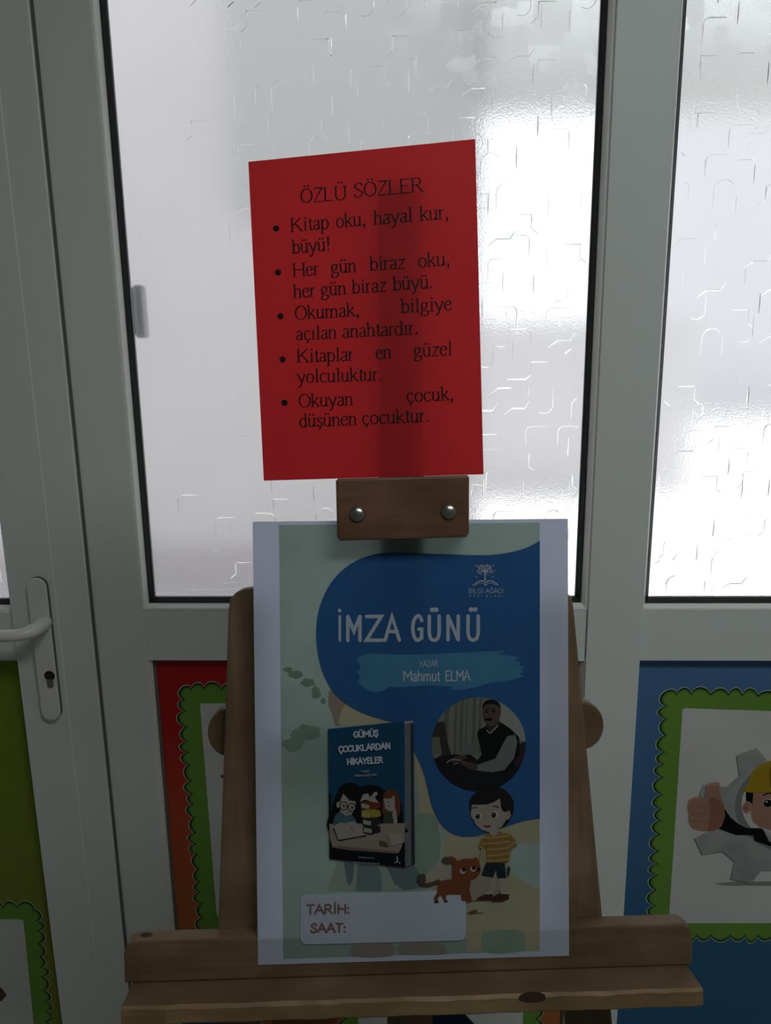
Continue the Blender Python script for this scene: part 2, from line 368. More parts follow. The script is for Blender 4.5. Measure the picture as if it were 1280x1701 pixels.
# embossed puzzle lines of the glass
def ridges(x0, x1, z0, z1, parent, y, dens):
    rnd = random.Random(int((x0+5)*1000)); bm = bmesh.new(); c = .047
    def stroke(pts, r):
        P = [(x, z) for x, z in pts if x0+.004 < x < x1-.004 and z0+.004 < z < z1-.004]
        if len(P) < 2 or len(P) < len(pts)*.7: return
        L_, T_, R_ = [], [], []
        for i, (x, z) in enumerate(P):
            a = P[max(i-1, 0)]; b = P[min(i+1, len(P)-1)]; dx, dz = b[0]-a[0], b[1]-a[1]; l = math.hypot(dx, dz) or 1
            nx, nz = -dz/l, dx/l; w = r*(.35 + .65*math.sin(PI*(i+.5)/len(P)))
            L_.append(bm.verts.new((x+nx*w, y, z+nz*w))); R_.append(bm.verts.new((x-nx*w, y, z-nz*w))); T_.append(bm.verts.new((x, y-w*.38, z)))
        for i in range(len(P)-1):
            bm.faces.new((L_[i], L_[i+1], T_[i+1], T_[i])); bm.faces.new((T_[i], T_[i+1], R_[i+1], R_[i]))
    def arc(cx, cz, r, t0, t1, n=7): return [(cx + r*math.cos(t0+(t1-t0)*k/n), cz + r*math.sin(t0+(t1-t0)*k/n)) for k in range(n+1)]
    def seg(a, b, n=5): return [(a[0]+(b[0]-a[0])*k/n, a[1]+(b[1]-a[1])*k/n) for k in range(n+1)]
    j = 0; z = z0 - c
    while z < z1 + c:
        i = 0; x = x0 - c + (j % 2)*c*.5
        while x < x1 + c:
            if rnd.random() < dens(x, z):
                w = .00115*(.6+.7*rnd.random()); k = rnd.choice((0, 0, 1, 1, 2, 2, 2, 3, 4, 4, 5)); s = rnd.choice((-1, 1))
                X, Z = x + rnd.uniform(-.006, .006), z + rnd.uniform(-.006, .006)
                if k == 0:      # bell: stem, shoulder arc, flat step
                    stroke(seg((X, Z-.022), (X, Z)) + arc(X - s*.009, Z, .009, 0 if s > 0 else PI, PI/2)[1:] + seg((X-s*.009, Z+.009), (X-s*.034, Z+.009), 3)[1:], w)
                elif k == 1:    # step
                    stroke(seg((X, Z), (X+s*.026, Z)) + seg((X+s*.026, Z), (X+s*.026, Z-.020))[1:], w)
                    stroke(seg((X+s*.026, Z-.02), (X+s*.036, Z-.028), 3), w)
                elif k == 2:    # plain stem
                    stroke(seg((X, Z), (X, Z+.030)), w*1.2)
                elif k == 3:    # arch
                    stroke(seg((X-.016, Z-.026), (X-.016, Z), 4) + arc(X, Z, .016, PI, PI*.2, 9)[1:], w)
                elif k == 4:    # tab between two diagonals
                    stroke(seg((X-.022, Z-.010), (X-.008, Z)) + seg((X-.008, Z), (X+.012, Z))[1:] + seg((X+.012, Z), (X+.020, Z+.012))[1:], w)
                else:           # cup and stem
                    stroke(arc(X, Z, .013, PI*1.3, 2*PI) + seg((X+.013, Z), (X+.013, Z+.026))[1:], w)
            x += c; i += 1
        z += c*.78; j += 1
    o = from_bm('embossed_line', bm, RIDGE, parent); o['kind'] = 'stuff'; return o

def glazing(parent, x0, x1, z0, z1, dens, yb=.012):
    """bead, gasket and pane in the opening x0..x1, z0..z1 (bead outer edge)"""
    rect_ring('glazing_bead', x0, x1, z0, z1, [(-.002, .0025), (.0005, .0005), (.0035, .0015), (.0085, yb), (.0085, .03), (-.002, .03)], PVCB, parent)
    rect_ring('gasket', x0+.0085, x1-.0085, z0+.0085, z1-.0085, [(0, .013), (.002, .0115), (.0065, .018), (.0082, .0195), (.0082, .028), (0, .028)], GASK, parent)
    g = box('glass_pane', x0+.014, x1-.014, .021, .026, z0+.014, z1-.014, GLASS, parent)
    ridges(x0+.0175, x1-.0175, z0+.0175, z1-.0175, g, .0209, dens)
    return g
# --- fixed central window
w1 = holder('window_1')
member_v('stile', -.5485, -.4640, 0, 2.34, w1)
ZB = 1.0487
box('middle_rail', -.4640, .2935, .0015, .06, ZR, ZB, PVC, w1, .001)
box('top_rail', -.4640, .2935, .0015, .06, 2.215, 2.34, PVC, w1, .001)
box('bottom_rail', -.4640, .2935, .0015, .06, 0.0, .09, PVC, w1, .001)
glazing(w1, -.4640, .2935, ZB, 2.215, lambda x, z: .12 if x < -.30 else (.45 if x < -.2 else .85))
rect_ring('panel_bead', -.4640, .2935, .09, ZR, [(-.002, .002), (.0005, .001), (.0065, .014), (.0065, .03), (-.002, .03)], PVCB, w1)
rect_ring('panel_gasket', -.4575, .2870, .0965, ZR-.0065, [(0, .012), (.0035, .0165), (.0035, .026), (0, .026)], SEAM, w1)
box('infill_panel', -.456, .2855, .0205, .03, .098, ZR-.008, PVC, w1)
# --- mullion
mu = member_v('trim_1', .2945, .3855, 0, 2.34, None, -.004, .06); struct(mu)
# --- right window
w2 = holder('window_2')
box('middle_rail', .3860, 1.20, .001, .06, ZR, ZB-.001, PVC, w2, .001)
box('top_rail', .3860, 1.20, .001, .06, 2.215, 2.34, PVC, w2, .001)
box('bottom_rail', .3860, 1.20, .001, .06, 0, .09, PVC, w2, .001)
member_v('stile', 1.20, 1.31, 0, 2.34, w2)
glazing(w2, .3860-.003, 1.20, ZB-.001, 2.215, lambda x, z: .75, .009)
rect_ring('panel_bead', .3860, 1.20, .09, ZR, [(-.002, .003), (.001, .003), (.004, .014), (.004, .03), (-.002, .03)], PVCB, w2)
box('infill_panel', .389, 1.197, .0205, .03, .094, ZR-.004, PVC, w2)
# --- door leaf at left
dr = holder('door_1')
zprism('stile', [(-.5515, -.0085), (-.5515, .05), (-.688, .05), (-.688, -.0095), (-.687, -.0105), (-.6085, -.0105), (-.6065, -.0096), (-.5530, -.0096)], .01, 2.33, PVC, dr)
box('hinge_stile', -1.50, -1.39, -.007, .05, .01, 2.33, PVC, dr, .0015)
box('middle_rail', -1.39, -.6885, -.004, .05, ZR, 1.046, PVC, dr, .001)
box('top_rail', -1.39, -.6885, -.004, .05, 2.2, 2.33, PVC, dr, .001)
box('bottom_rail', -1.39, -.6885, -.004, .05, .01, .11, PVC, dr, .001)
glazing(dr, -1.39, -.687, 1.046, 2.2, lambda x, z: .3, .010)
box('infill_panel', -1.387, -.6885, .0205, .03, .11, ZR, PVC, dr)
box('seam_gasket', -.5518, -.5483, -.0045, .04, .01, 2.33, SEAM, dr)
# rail joint
box('rail_seam', -.6890, -.6875, -.0035, .02, ZR, 1.055, GASK, dr)
hd = bpy.data.objects.new('door_handle', None); COL.objects.link(hd); hd.parent = dr
bm = bmesh.new()
x_e, za, zb = -.6335, 1.113, .853
ol = [(x_e + .0165*math.cos(t), zb+.0165 + .0165*math.sin(t)) for t in [PI + k*PI/12 for k in range(13)]] + \
     [(x_e + .0165*math.cos(t), za-.0165 + .0165*math.sin(t)) for t in [k*PI/12 for k in range(13)]]
prism('backplate', ol, -.0225, -.0165, HANDLE, hd, .002)
prism('plate_base', ol, -.0164, -.0100, SEAM, hd)  # dark base layer under the handle plate
kx, kz = door(83, 1122, -.021)
prism('keyhole', [(kx + .0093*math.cos(k*PI/10), kz + .0093*math.sin(k*PI/10)) for k in range(20)], -.0229, -.0215, GASK, hd)
prism('cylinder_lock', [(kx - .0055, kz - .006), (kx + .0055, kz - .006)] + [(kx + .0055*math.cos(t), kz - .0165 + .0055*math.sin(t)) for t in [-k*PI/8 for k in range(9)]],
      -.0240, -.0215, mat('lock_metal', (.25, .24, .22), .4, metal=.6), hd)
bm = bmesh.new()
hx, hz = -.6270, 1.0340
path = catmull([(hx, -.018, hz), (hx, -.045, hz), (hx-.006, -.062, hz-.001), (hx-.022, -.071, hz-.003), (hx-.06, -.072, hz-.004), (hx-.12, -.070, hz-.004), (hx-.135, -.066, hz-.004)], 6)
tube_bm(bm, path, [.0125]*5 + [.0115]*8 + [.0100]*(len(path)-13), 18)
bmesh.ops.recalc_face_normals(bm, faces=bm.faces)
from_bm('lever', bm, HANDLE, hd, True)

# --- head frame above everything
struct(box('trim_2', -1.62, 1.32, -.002, .06, 2.342, 2.36, PVC)); struct(box('trim_3', -1.62, -1.505, 0, .06, 0, 2.34, PVC))

# object behind the pane
oh = bpy.data.objects.new('door_latch', None); COL.objects.link(oh)
tag(oh, 'blurred grey latch seen behind the frosted glass beside its left edge', 'latch')
a0 = door(203, 478, .06); a1 = door(233, 556, .06)
box('latch_body', -.4615, a1[0]-.002, .048, .068, a1[1], a0[1], mat('latch_dark', (.10, .11, .11), .5), oh, .005)
b0 = door(236, 474, .085); b1 = door(249, 562, .085)
box('latch_keeper', -.4615, b1[0]-.002, .0685, .095, b1[1], b0[1], mat('latch_grey', (.30, .30, .31), .5), oh, .006)

# ---------------------------------------------------------------- outside, seen through the glass
OUT = mat('pale_render_wall', (.53, .505, .505), .9, noise=.08, nscale=1.5)
OUT2 = mat('pale_far_wall', (.63, .615, .63), .9, noise=.06, nscale=.6)
def at(px, py, Y): x, z = door(px, py, Y); return x, z
struct(box('ground', -14, 16, .07, 24, -.10, -.02, mat('concrete_ground', (.55, .54, .54), .9, noise=.1, nscale=1.2)))
LY = 3.2
xl, _ = at(800, 350, LY)
struct(box('building_wall', -9, xl, LY, LY+.3, -.02, 4.6, OUT))
struct(box('wall_shade_band', -9, xl+.01, LY-.03, LY-.001, -.02, at(500, 905, LY)[1], mat('wall_shade_grey', (.345, .315, .315), .9)))  # darker band painting in the shade low on the outside wall
xt, zt = at(900, 158, LY)
struct(box('porch_beam', xl, 9, LY-.2, LY+.4, zt, zt+2.2, mat('beam_paint', (.47, .475, .46), .9)))
FY = 14.2; GY = 6.4
struct(box('sun_blocker', -2.5, 3.0, .07, 1.0, 2.44, 2.52, OUT2))  # unseen slab added to keep the sun off the door and latch
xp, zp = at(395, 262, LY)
struct(box('beam_shade_panel', xp, xl-.01, LY-.06, LY-.001, zp-.25, 4.4, mat('beam_shade_grey', (.365, .365, .35), .8)))  # added panel, its darker colour stands in for shade under the porch beam
xr, _ = at(1050, 400, FY); xg, zh = at(1165, 525, GY)
struct(box('far_wall', xr, 15, FY, FY+.3, -.02, 7.0, OUT2))
struct(box('low_shade_wall', -9, xg, GY, GY+.25, -.02, zh, OUT2))  # low wall added to stand in for the shaded strip of ground

# ---------------------------------------------------------------- wall pictures on the infill panels
BACK = {}
def panel_fn(Y):
    return lambda px, py: door(px, py, Y)
def scallop(art, quad, band, amp, bump, greens):
    """quad = white sheet corners (x,z) TL,TR,BR,BL ; scalloped green band round it"""
    Q = [np.array(q) for q in quad]; c = sum(Q)/4
    def ring(extra, am):
        P = []; R_ = band*.5; segs = []
        for i in range(4):          # sides pushed out, with rounded corners
            a, b = Q[i], Q[(i+1) % 4]; t = (b-a)/np.linalg.norm(b-a); nrm = np.array([-t[1], t[0]]); nrm = nrm if nrm @ ((a+b)/2 - c) > 0 else -nrm
            segs.append((a, b, t, nrm))
        core = []
        for i in range(4):
            a, b, t, nrm = segs[i]; nx = segs[(i+1) % 4]; o = band - R_
            p0 = a + nrm*o - t*o; p1 = b + nrm*o + t*o; l = np.linalg.norm(p1-p0); m_ = max(2, int(l/.0016))
            for k in range(m_): core.append((p0 + (p1-p0)*k/m_, nrm, l/m_))
            for k in range(10):
                u = k/10; v_ = nrm*(1-u) + nx[3]*u; core.append((p1, v_/np.linalg.norm(v_), R_*PI/20))
        tot = sum(q[2] for q in core); nb = round(tot/bump); s_ = 0; rr = random.Random(3); A_ = [am*(.75+.5*rr.random()) for _ in range(nb+1)]; warp = [rr.uniform(-.5, .5) for _ in range(9)]
        for p, nrm, d in core:
            ph = s_/tot*nb; ph += .13*math.sin(ph*1.7)*min(1, ph, nb-ph); kk = int(ph) % nb
            P.append(tuple(p + nrm*(R_ + extra + A_[kk]*abs(math.sin(PI*(ph % 1)))**.6))); s_ += d
        return P
    art.poly(greens[0], ring(.0030, amp), local=True)
    art.poly(greens[1], ring(.0015, amp), local=True)
    art.poly(greens[2], ring(-.0022, amp), local=True)
    art.poly(greens[3], ring(-.0048, amp*.9), local=True)
def round_quad(quad, r, n=5):
    out = []; Q = [np.array(q) for q in quad]
    for i in range(4):
        p = Q[i]; a = Q[i-1]-p; b = Q[(i+1) % 4]-p; a = a/np.linalg.norm(a)*r; b = b/np.linalg.norm(b)*r
        for k in range(n+1):
            t = k/n; q = p + a*(1-t)**2 + b*t**2; out.append(tuple(q))
    return out
PALE = (.58, .66, .50); BLK = (.010, .035, .012); GD = (.10, .24, .040); GL = (.155, .34, .052)
WHT = (.66, .68, .68)
def pmat(name, col, col2=None): return mat(name, col, .5, trans=0, spec=.2, noise=.12, nscale=5, col2=col2)
def picture(name, label, bgm, bgquad, quad_px, band, amp, bump, Y=.0195, draw=None):
    e = bpy.data.objects.new(name, None); COL.objects.link(e); tag(e, label, 'poster')
    cx = sum(q[0] for q in bgquad)/4; zb_ = min(q[1] for q in bgquad); e.location = (cx, Y, zb_)
    def fn(px, py): x, z = door(px, py, Y); return (x-cx, z-zb_)
    a = Art(fn, 0); a.poly(bgm, [(x-cx, z-zb_) for x, z in bgquad], local=True); a.build('background_print', e)
    if quad_px:
        qd = [fn(*p) for p in quad_px]
        b = Art(fn, .0002); scallop(b, qd, band, amp, bump, [pmat('pale_outline', PALE), pmat('black_outline', BLK), pmat('green_dark', GD), pmat('green_band', GL)]); b.build('scalloped_border', e)
        c_ = Art(fn, .0006); c_.poly(pmat('white_sheet', WHT), round_quad(qd, .006), local=True); c_.build('white_sheet', e)
    if draw: draw(fn, e)
    return e
RED = mat('red_gradient_print', (.42, .012, .012), .5, spec=.2)
def grad(m, ca, cb, z0, z1):        # printed colour change up the sheet
    nt = m.node_tree; N = nt.nodes; L = nt.links
    tc = N.new('ShaderNodeTexCoord'); sp = N.new('ShaderNodeSeparateXYZ'); L.new(tc.outputs['Object'], sp.inputs[0])
    mr = N.new('ShaderNodeMapRange'); mr.inputs[1].default_value = z0; mr.inputs[2].default_value = z1; L.new(sp.outputs[2], mr.inputs[0])
    cr = N.new('ShaderNodeValToRGB'); cr.color_ramp.elements[0].color = (*ca, 1); cr.color_ramp.elements[1].color = (*cb, 1)
    L.new(mr.outputs[0], cr.inputs[0]); L.new(cr.outputs[0], N['Principled BSDF'].inputs['Base Color'])
grad(RED, (.44, .15, .045), (.46, .016, .014), 0.05, .52)
BLUE = mat('blue_gradient_print', (.05, .14, .35), .5, spec=.2)
grad(BLUE, (.03, .13, .26), (.085, .20, .42), .25, .85)
OLIVE = mat('olive_gradient_print', (.2, .25, .02), .5, spec=.2)
grad(OLIVE, (.22, .22, .04), (.17, .27, .025), 0.1, .8)

# centre: red poster
z_lo = door(700, 1612, .0195)[1]
picture('wall_poster', 'red poster with scalloped green border around white sheet, behind easel left leg', RED,
        [(-.454, ZR-.0105), (.2835, ZR-.0105), (.2835, z_lo), (-.454, z_lo)],
        [(332, 1168), (905, 1170), (890, 1522), (360, 1522)], .027, .0125, .0265,
        draw=lambda fn, e: (lambda a: (a.ell((.16, .17, .18), 370, 1289, 4, 3), a.build('printed_mark', e)))(Art(fn, .0008)))
def low_draw(fn, e):
    a = Art(fn, .0009)
    a.poly((.018, .03, .08), [(712, 1730), (712, 1668), (745, 1672), (772, 1684), (792, 1705), (798, 1730)])
    a.build('printed_figure', e); a = Art(fn, .0009)
    a.poly((.30, .13, .05), [(440, 1730), (455, 1690), (500, 1672), (560, 1670), (555, 1730)])
    a.build('printed_figure', e)
oq = [door(432, 1614, .0195), door(938, 1614, .0195), (.2835, .105), (door(432, 1614, .0195)[0], .105)]; oq[1] = (.2835, oq[1][1])
picture('wall_poster', 'orange poster with green scalloped border low behind the easel, under its tray', pmat('orange_print', (.42, .17, .05), (.38, .10, .03)),
        oq, [(593, 1640), (870, 1640), (862, 1850), (600, 1850)], .024, .0125, .0265, draw=low_draw)
bx = door(430, 1614, .0195)[0]
picture('wall_poster', 'narrow strip of blue poster at bottom left of centre panel, below easel tray', pmat('blue_low_print', (.05, .15, .36)),
        [(-.454, oq[0][1]), (bx, oq[0][1]), (bx, .105), (-.454, .105)], None, 0, 0, 0)

# right: blue poster with engineer and gear
def right_draw(fn, e):
    Z = lambda X, Y_: fn(1080 + X/5.315, 1200 + Y_/5.315)
    g1 = mat('gear_grey', (.40, .43, .43), .5, noise=.35, nscale=14); g2 = mat('gear_dark', (.10, .12, .12), .5); g3 = mat('gear_inner', (.20, .23, .23), .5)
    a = Art(Z, .0009, .00006)
    a.poly(mat('soft_print_shadow', (.28, .29, .29), .6), [(560, 1420), (700, 1405), (1100, 1400), (1700, 1412), (1700, 1432), (1100, 1440), (640, 1438)])
    a.build('printed_ground_line', e)
    # gear: toothed wheel centred at (1330,780)
    a = Art(Z, .0011, .00006)
    edge = [(757, 290), (935, 222), (1030, 340), (1330, 270), (1600, 330), (1700, 240), (1900, 340), (1850, 520), (1990, 640), (2130, 620), (2180, 800), (2010, 860),
            (1960, 1060), (2060, 1160), (1930, 1300), (1800, 1230), (1600, 1330), (1590, 1440), (1400, 1450), (1290, 1300), (975, 1305), (880, 1422), (705, 1378), (738, 1225),
            (635, 1140), (455, 1165), (385, 1020), (520, 950), (590, 930), (600, 760), (410, 690), (465, 545), (600, 560), (665, 572), (783, 465)]
    a.poly(g2, [(x-6, y+5) for x, y in edge]); a.poly(g1, edge)
    a.poly(g3, [(1330 + 590*math.cos(t), 740 + 430*math.sin(t)) for t in [k*2*PI/40 for k in range(40)]])
    a.poly(pmat('white_sheet', WHT), [(1345 + 545*math.cos(t), 720 + 395*math.sin(t)) for t in [k*2*PI/40 for k in range(40)]])
    a.build('printed_gear', e)
    skin = (.62, .36, .27); sk2 = (.50, .24, .16)
    a = Art(Z, .0018, .00006)
    a.poly((.012, .013, .015), [(600, 935), (640, 830), (645, 750), (700, 830), (770, 890), (840, 925), (975, 930), (1060, 1000), (1200, 1060), (1500, 1100), (1500, 1150), (1060, 1090), (910, 1040), (905, 992), (750, 990)])
    a.poly((.66, .68, .68), [(985, 930), (1050, 960), (1100, 1040), (1090, 1080), (1040, 1040)])
    a.poly((.5, .04, .04), [(1060, 960), (1110, 960), (1140, 1060), (1085, 1060)])
    a.poly(skin, [(890, 690), (880, 800), (900, 870), (960, 920), (1060, 945), (1200, 960), (1400, 930), (1480, 820), (1480, 640), (1200, 590), (900, 610)])
    a.ell(skin, 845, 745, 38, 52); a.ell(sk2, 838, 748, 16, 26)
    a.poly((.02, .017, .015), [(838, 610), (905, 610), (893, 720), (870, 695), (840, 690)])
    a.ell((.72, .72, .72), 1035, 705, 45, 40); a.ell((.02, .015, .012), 1030, 708, 36, 33); a.ell((.8, .8, .8), 1020, 695, 10)
    a.line((.03, .02, .015), [(990, 640), (1030, 618), (1100, 622)], 12)
    a.poly((.62, .43, .035), [(790, 600), (850, 560), (870, 480), (900, 420), (960, 370), (1060, 330), (1250, 300), (1450, 400), (1510, 560), (1520, 610), (1200, 585), (1060, 612), (920, 618)], )
    a.poly((.36, .20, .02), [(1045, 400), (1120, 330), (1180, 330), (1110, 470), (1080, 590), (1050, 560)])
    a.build('printed_worker', e)
    a = Art(Z, .0030, .00006)
    a.poly(skin, [(480, 560), (520, 525), (600, 520), (610, 620), (645, 720), (650, 830), (620, 910), (560, 945), (440, 945), (370, 925), (350, 900), (330, 840), (340, 790), (322, 740), (340, 670), (380, 648), (480, 655)])
    a.poly(sk2, [(505, 660), (560, 650), (640, 720), (640, 850), (590, 930), (500, 945), (520, 820)])
    for yy in (735, 800, 870): a.line(sk2, [(345, yy), (420, yy-6), (505, yy)], 7)
    a.line((.72, .5, .4), [(500, 560), (520, 540), (590, 545)], 10)
    a.build('printed_hand', e)
picture('wall_poster', 'blue poster on right panel with thumbs-up cartoon worker in yellow helmet and grey gear', BLUE,
        [(.391, ZR-.006), (1.195, ZR-.006), (1.195, .10), (.391, .10)],
        [(1133, 1176), (1500, 1188), (1480, 1533), (1110, 1533)], .026, .0130, .0285, draw=right_draw)
# left: olive poster on the door leaf
def left_draw(fn, e):
    a = Art(fn, .0009)
    a.poly((.20, .12, .11), [(-60, 1640), (3, 1640), (12, 1653), (3, 1662), (-20, 1672), (-60, 1672)])
    a.build('printed_shape', e)
    a = Art(fn, .0003); a.poly(pmat('olive_strip', (.20, .24, .05)), [(85, 1672), (116, 1671), (122, 1760), (88, 1760)]); a.build('printed_strip', e)
picture('wall_poster', 'olive green poster on the left door leaf, with scalloped border around white sheet', OLIVE,
        [(-1.386, ZR-.003), (-.6893, ZR-.003), (-.6893, .112), (-1.386, .112)],
        [(-400, 1522), (39, 1527), (66, 1800), (-330, 1810)], .025, .0125, .0265, draw=left_draw)

# ---------------------------------------------------------------- easel
BASE = (0, .03, -1.149)
es = bpy.data.objects.new('easel', None); COL.objects.link(es); EF.place(es, BASE)
tag(es, 'brown wooden display easel with tray and bolted clamp standing before the door', 'easel')
def eadj(o):
    for v in o.data.vertices: v.co -= Vector(BASE)
    return o
def leg_outline(xo_t, xo_b, xi_t, xi_b, zt_, zb_, r):
    s = 1 if xo_t > xi_t else -1; w = abs(xo_t-xi_t)
    top = []
    for k in range(9):
        t = k/8*PI
        top.append((((xo_t+xi_t)/2) + s*(w/2)*math.cos(t), zt_ - r + r*math.sin(t)**.8))
    return [(xo_b, zb_)] + top + [(xi_b, zb_)]
# legs spread to the floor
def leg(xo1, z1, xo2, z2, w, ztop):
    k = (xo2-xo1)/(z2-z1); zf = -1.158; s = 1 if xo1 > 0 else -1
    xo = lambda z: xo1 + k*(z-z1)
    return leg_outline(xo(ztop-.02), xo(zf), xo(ztop-.02)-s*w, xo(zf)-s*w, ztop, zf, .02)
eadj(prism('leg', leg(-.1752, .13, -.1895, -.19, .0445, .1455), .0195, .0375, WU, es, .0025))
eadj(prism('leg', leg(.1590, .13, .1880, -.19, .0445, .1420), .0195, .0375, WU, es, .0025))
# crossbar with rounded ends
cz0, cz1 = -.0235, .0245
def capsule(x0, x1, z0, z1, rx):
    c = (z0+z1)/2; h = (z1-z0)/2
    R_ = [(x1-rx + rx*math.cos(t), c + h*math.sin(t)) for t in [-PI/2 + k*PI/14 for k in range(15)]]
    L_ = [(x0+rx + rx*math.cos(t), c + h*math.sin(t)) for t in [PI/2 + k*PI/14 for k in range(15)]]
    return R_ + L_
eadj(prism('crossbar', capsule(-.2005, .1950, cz0, cz1, .021), .0378, .0558, WA, es, .002))
eadj(prism('lower_crossbar', capsule(-.235, .235, -.93, -.885, .018), .0378, .0558, WA, es, .002))
# centre strut and sliding mast
eadj(prism('centre_strut', [(-.024, -1.0), (.018, -1.0), (.0155, .12), (-.0265, .12)], .0195, .0375, WU, es, .002))
eadj(prism('mast', [(.0128 if k else .0128, z) for k, z in ((0, -.172),)] + [(.0128, .50), (.009, .509), (.0, .5145), (-.0168, .5145), (-.026, .509), (-.0300, .50), (-.0300, -.172)], .0040, .0190, WU, es, .002))
bt = prism('mast_shadow_wedge', [(.0128, .2530), (.0128, .50), (.009, .509), (.0, .5145), (-.0168, .5145), (-.026, .509), (-.0300, .50), (-.0300, .2530)], .0005, .0039, WU, es, 0)  # wedge added in front of the mast to sharpen its shadow on the red sheet
for v in bt.data.vertices:
    if v.co.y < .002: v.co.y = .0015 - (v.co.z-.253)*.066
eadj(bt)
# clamp block holding the poster
cb = eadj(prism('clamp_block', [(-.0692, .1955), (-.0665, .1925), (.0490, .1945), (.0515, .1985), (.0520, .2495), (.0500, .2517), (-.0680, .2492), (-.0700, .2470)], -.0225, -.0008, WC, es, .0025))
for bxp, bzp in ((-.0505, .2168), (.0330, .2183)):
    bm = bmesh.new(); r = .0076
    rings = []
    for i in range(7):
        t = i/7*PI/2; rings.append([bm.verts.new((bxp + r*math.cos(t)*math.cos(k*PI/10), -.0222 - .0048*math.sin(t), bzp + r*math.cos(t)*math.sin(k*PI/10))) for k in range(20)])
    tp = bm.verts.new((bxp, -.0270, bzp))
    for i in range(6):
        for k in range(20): bm.faces.new((rings[i][k], rings[i][(k+1) % 20], rings[i+1][(k+1) % 20], rings[i+1][k]))
    for k in range(20): bm.faces.new((rings[-1][k], rings[-1][(k+1) % 20], tp))
    bmesh.ops.recalc_face_normals(bm, faces=bm.faces)
    o = from_bm('bolt', bm, STEEL, cb, True); eadj(o)
eadj(prism('clamp_spacer', [(-.0300, .196), (.0128, .196), (.0128, .243), (-.0300, .243)], .0006, .0039, WA, es))
# tray: upright plate and ledge
zp1 = -.1835
eadj(prism('tray_plate', [(-.2742, -.2245), (.2690, -.2235), (.2700, -.2000), (.2672, -.1870), (.2600, zp1+.0012), (-.2640, zp1-.0008), (-.2715, -.1880), (-.2745, -.1960)], .0010, .0192, WA, es, .0022))
# ledge with worn front edge
bm = bmesh.new(); n = 40; rr = random.Random(5); prof = []
x0, x1 = -.2668, .2640
rings = []
for i in range(n+1):
    t = i/n; x = x0 + (x1-x0)*t; zt_ = -.2250 + .0010*t; j1 = rr.uniform(-.0007, .0007); j2 = rr.uniform(-.0010, .0006)
    ycut = -.0345 + j1
    rings.append([bm.verts.new(p) for p in ((x, .0192, zt_), (x, ycut+.003, zt_), (x, ycut, zt_-.0022+j2), (x, ycut, zt_-.0150), (x, ycut+.002, zt_-.0170), (x, .0192, zt_-.0170))])
for i in range(n):
    for k in range(6): bm.faces.new((rings[i][k], rings[i+1][k], rings[i+1][(k+1) % 6], rings[i][(k+1) % 6]))
bm.faces.new(rings[0]); bm.faces.new(rings[-1][::-1]); bmesh.ops.recalc_face_normals(bm, faces=bm.faces)
lo = eadj(from_bm('tray_ledge', bm, [WA, WE], es))
for i, p in enumerate(lo.data.polygons):
    if i < n*6 and i % 6 in (1, 2, 3): p.material_index = 1
KN = mat('dark_knot', (.035, .022, .014), .7)
kx_, kz_ = EF.loc(884, 1658, -.0350)
o = eadj(prism('knot', [(kx_ + .0125*math.cos(t), kz_ + .0045*math.sin(t)*(1.3 if math.sin(t) > 0 else .7)) for t in [k*PI/10 for k in range(20)]], -.0356, -.0345, KN, lo))
kx_, _ = EF.loc(243, 1553, .01)
bm = bmesh.new(); bm.faces.new([bm.verts.new((kx_ + .006*math.cos(k*PI/7), .0105 + .0035*math.sin(k*PI/7), -.18372 - (kx_+.264)*0 )) for k in range(14)])
eadj(from_bm('knot', bm, KN, es))
# rear leg swinging back to the floor behind the crossbar
def world_local(p): return EF.R.T @ (np.array(p) - EF.q)
t0 = np.array([-.006, .0745, .015]); f0 = world_local((0.02, -.20, .012)); dv = f0 - t0; L_ = np.linalg.norm(dv)
bm = bmesh.new(); ez_ = Vector(-dv/L_); ex_ = Vector((1, 0, 0)); ey_ = ez_.cross(ex_).normalized(); ex_ = ey_.cross(ez_)
pts = [Vector(f0) + ez_*(L_*a) + ex_*(b*.02) + ey_*(c_*.009) for a in (0, 1) for b in (-1, 1) for c_ in (-1, 1)]
V_ = [bm.verts.new(p) for p in pts]
for f_ in ((0, 1, 3, 2), (4, 6, 7, 5), (0, 4, 5, 1), (2, 3, 7, 6), (0, 2, 6, 4), (1, 5, 7, 3)): bm.faces.new([V_[i] for i in f_])
bmesh.ops.recalc_face_normals(bm, faces=bm.faces)
eadj(from_bm('rear_leg', bm, WU, es))
eadj(box('rear_hinge', -.022, .010, .0559, .066, -.015, .020, STEEL, es))

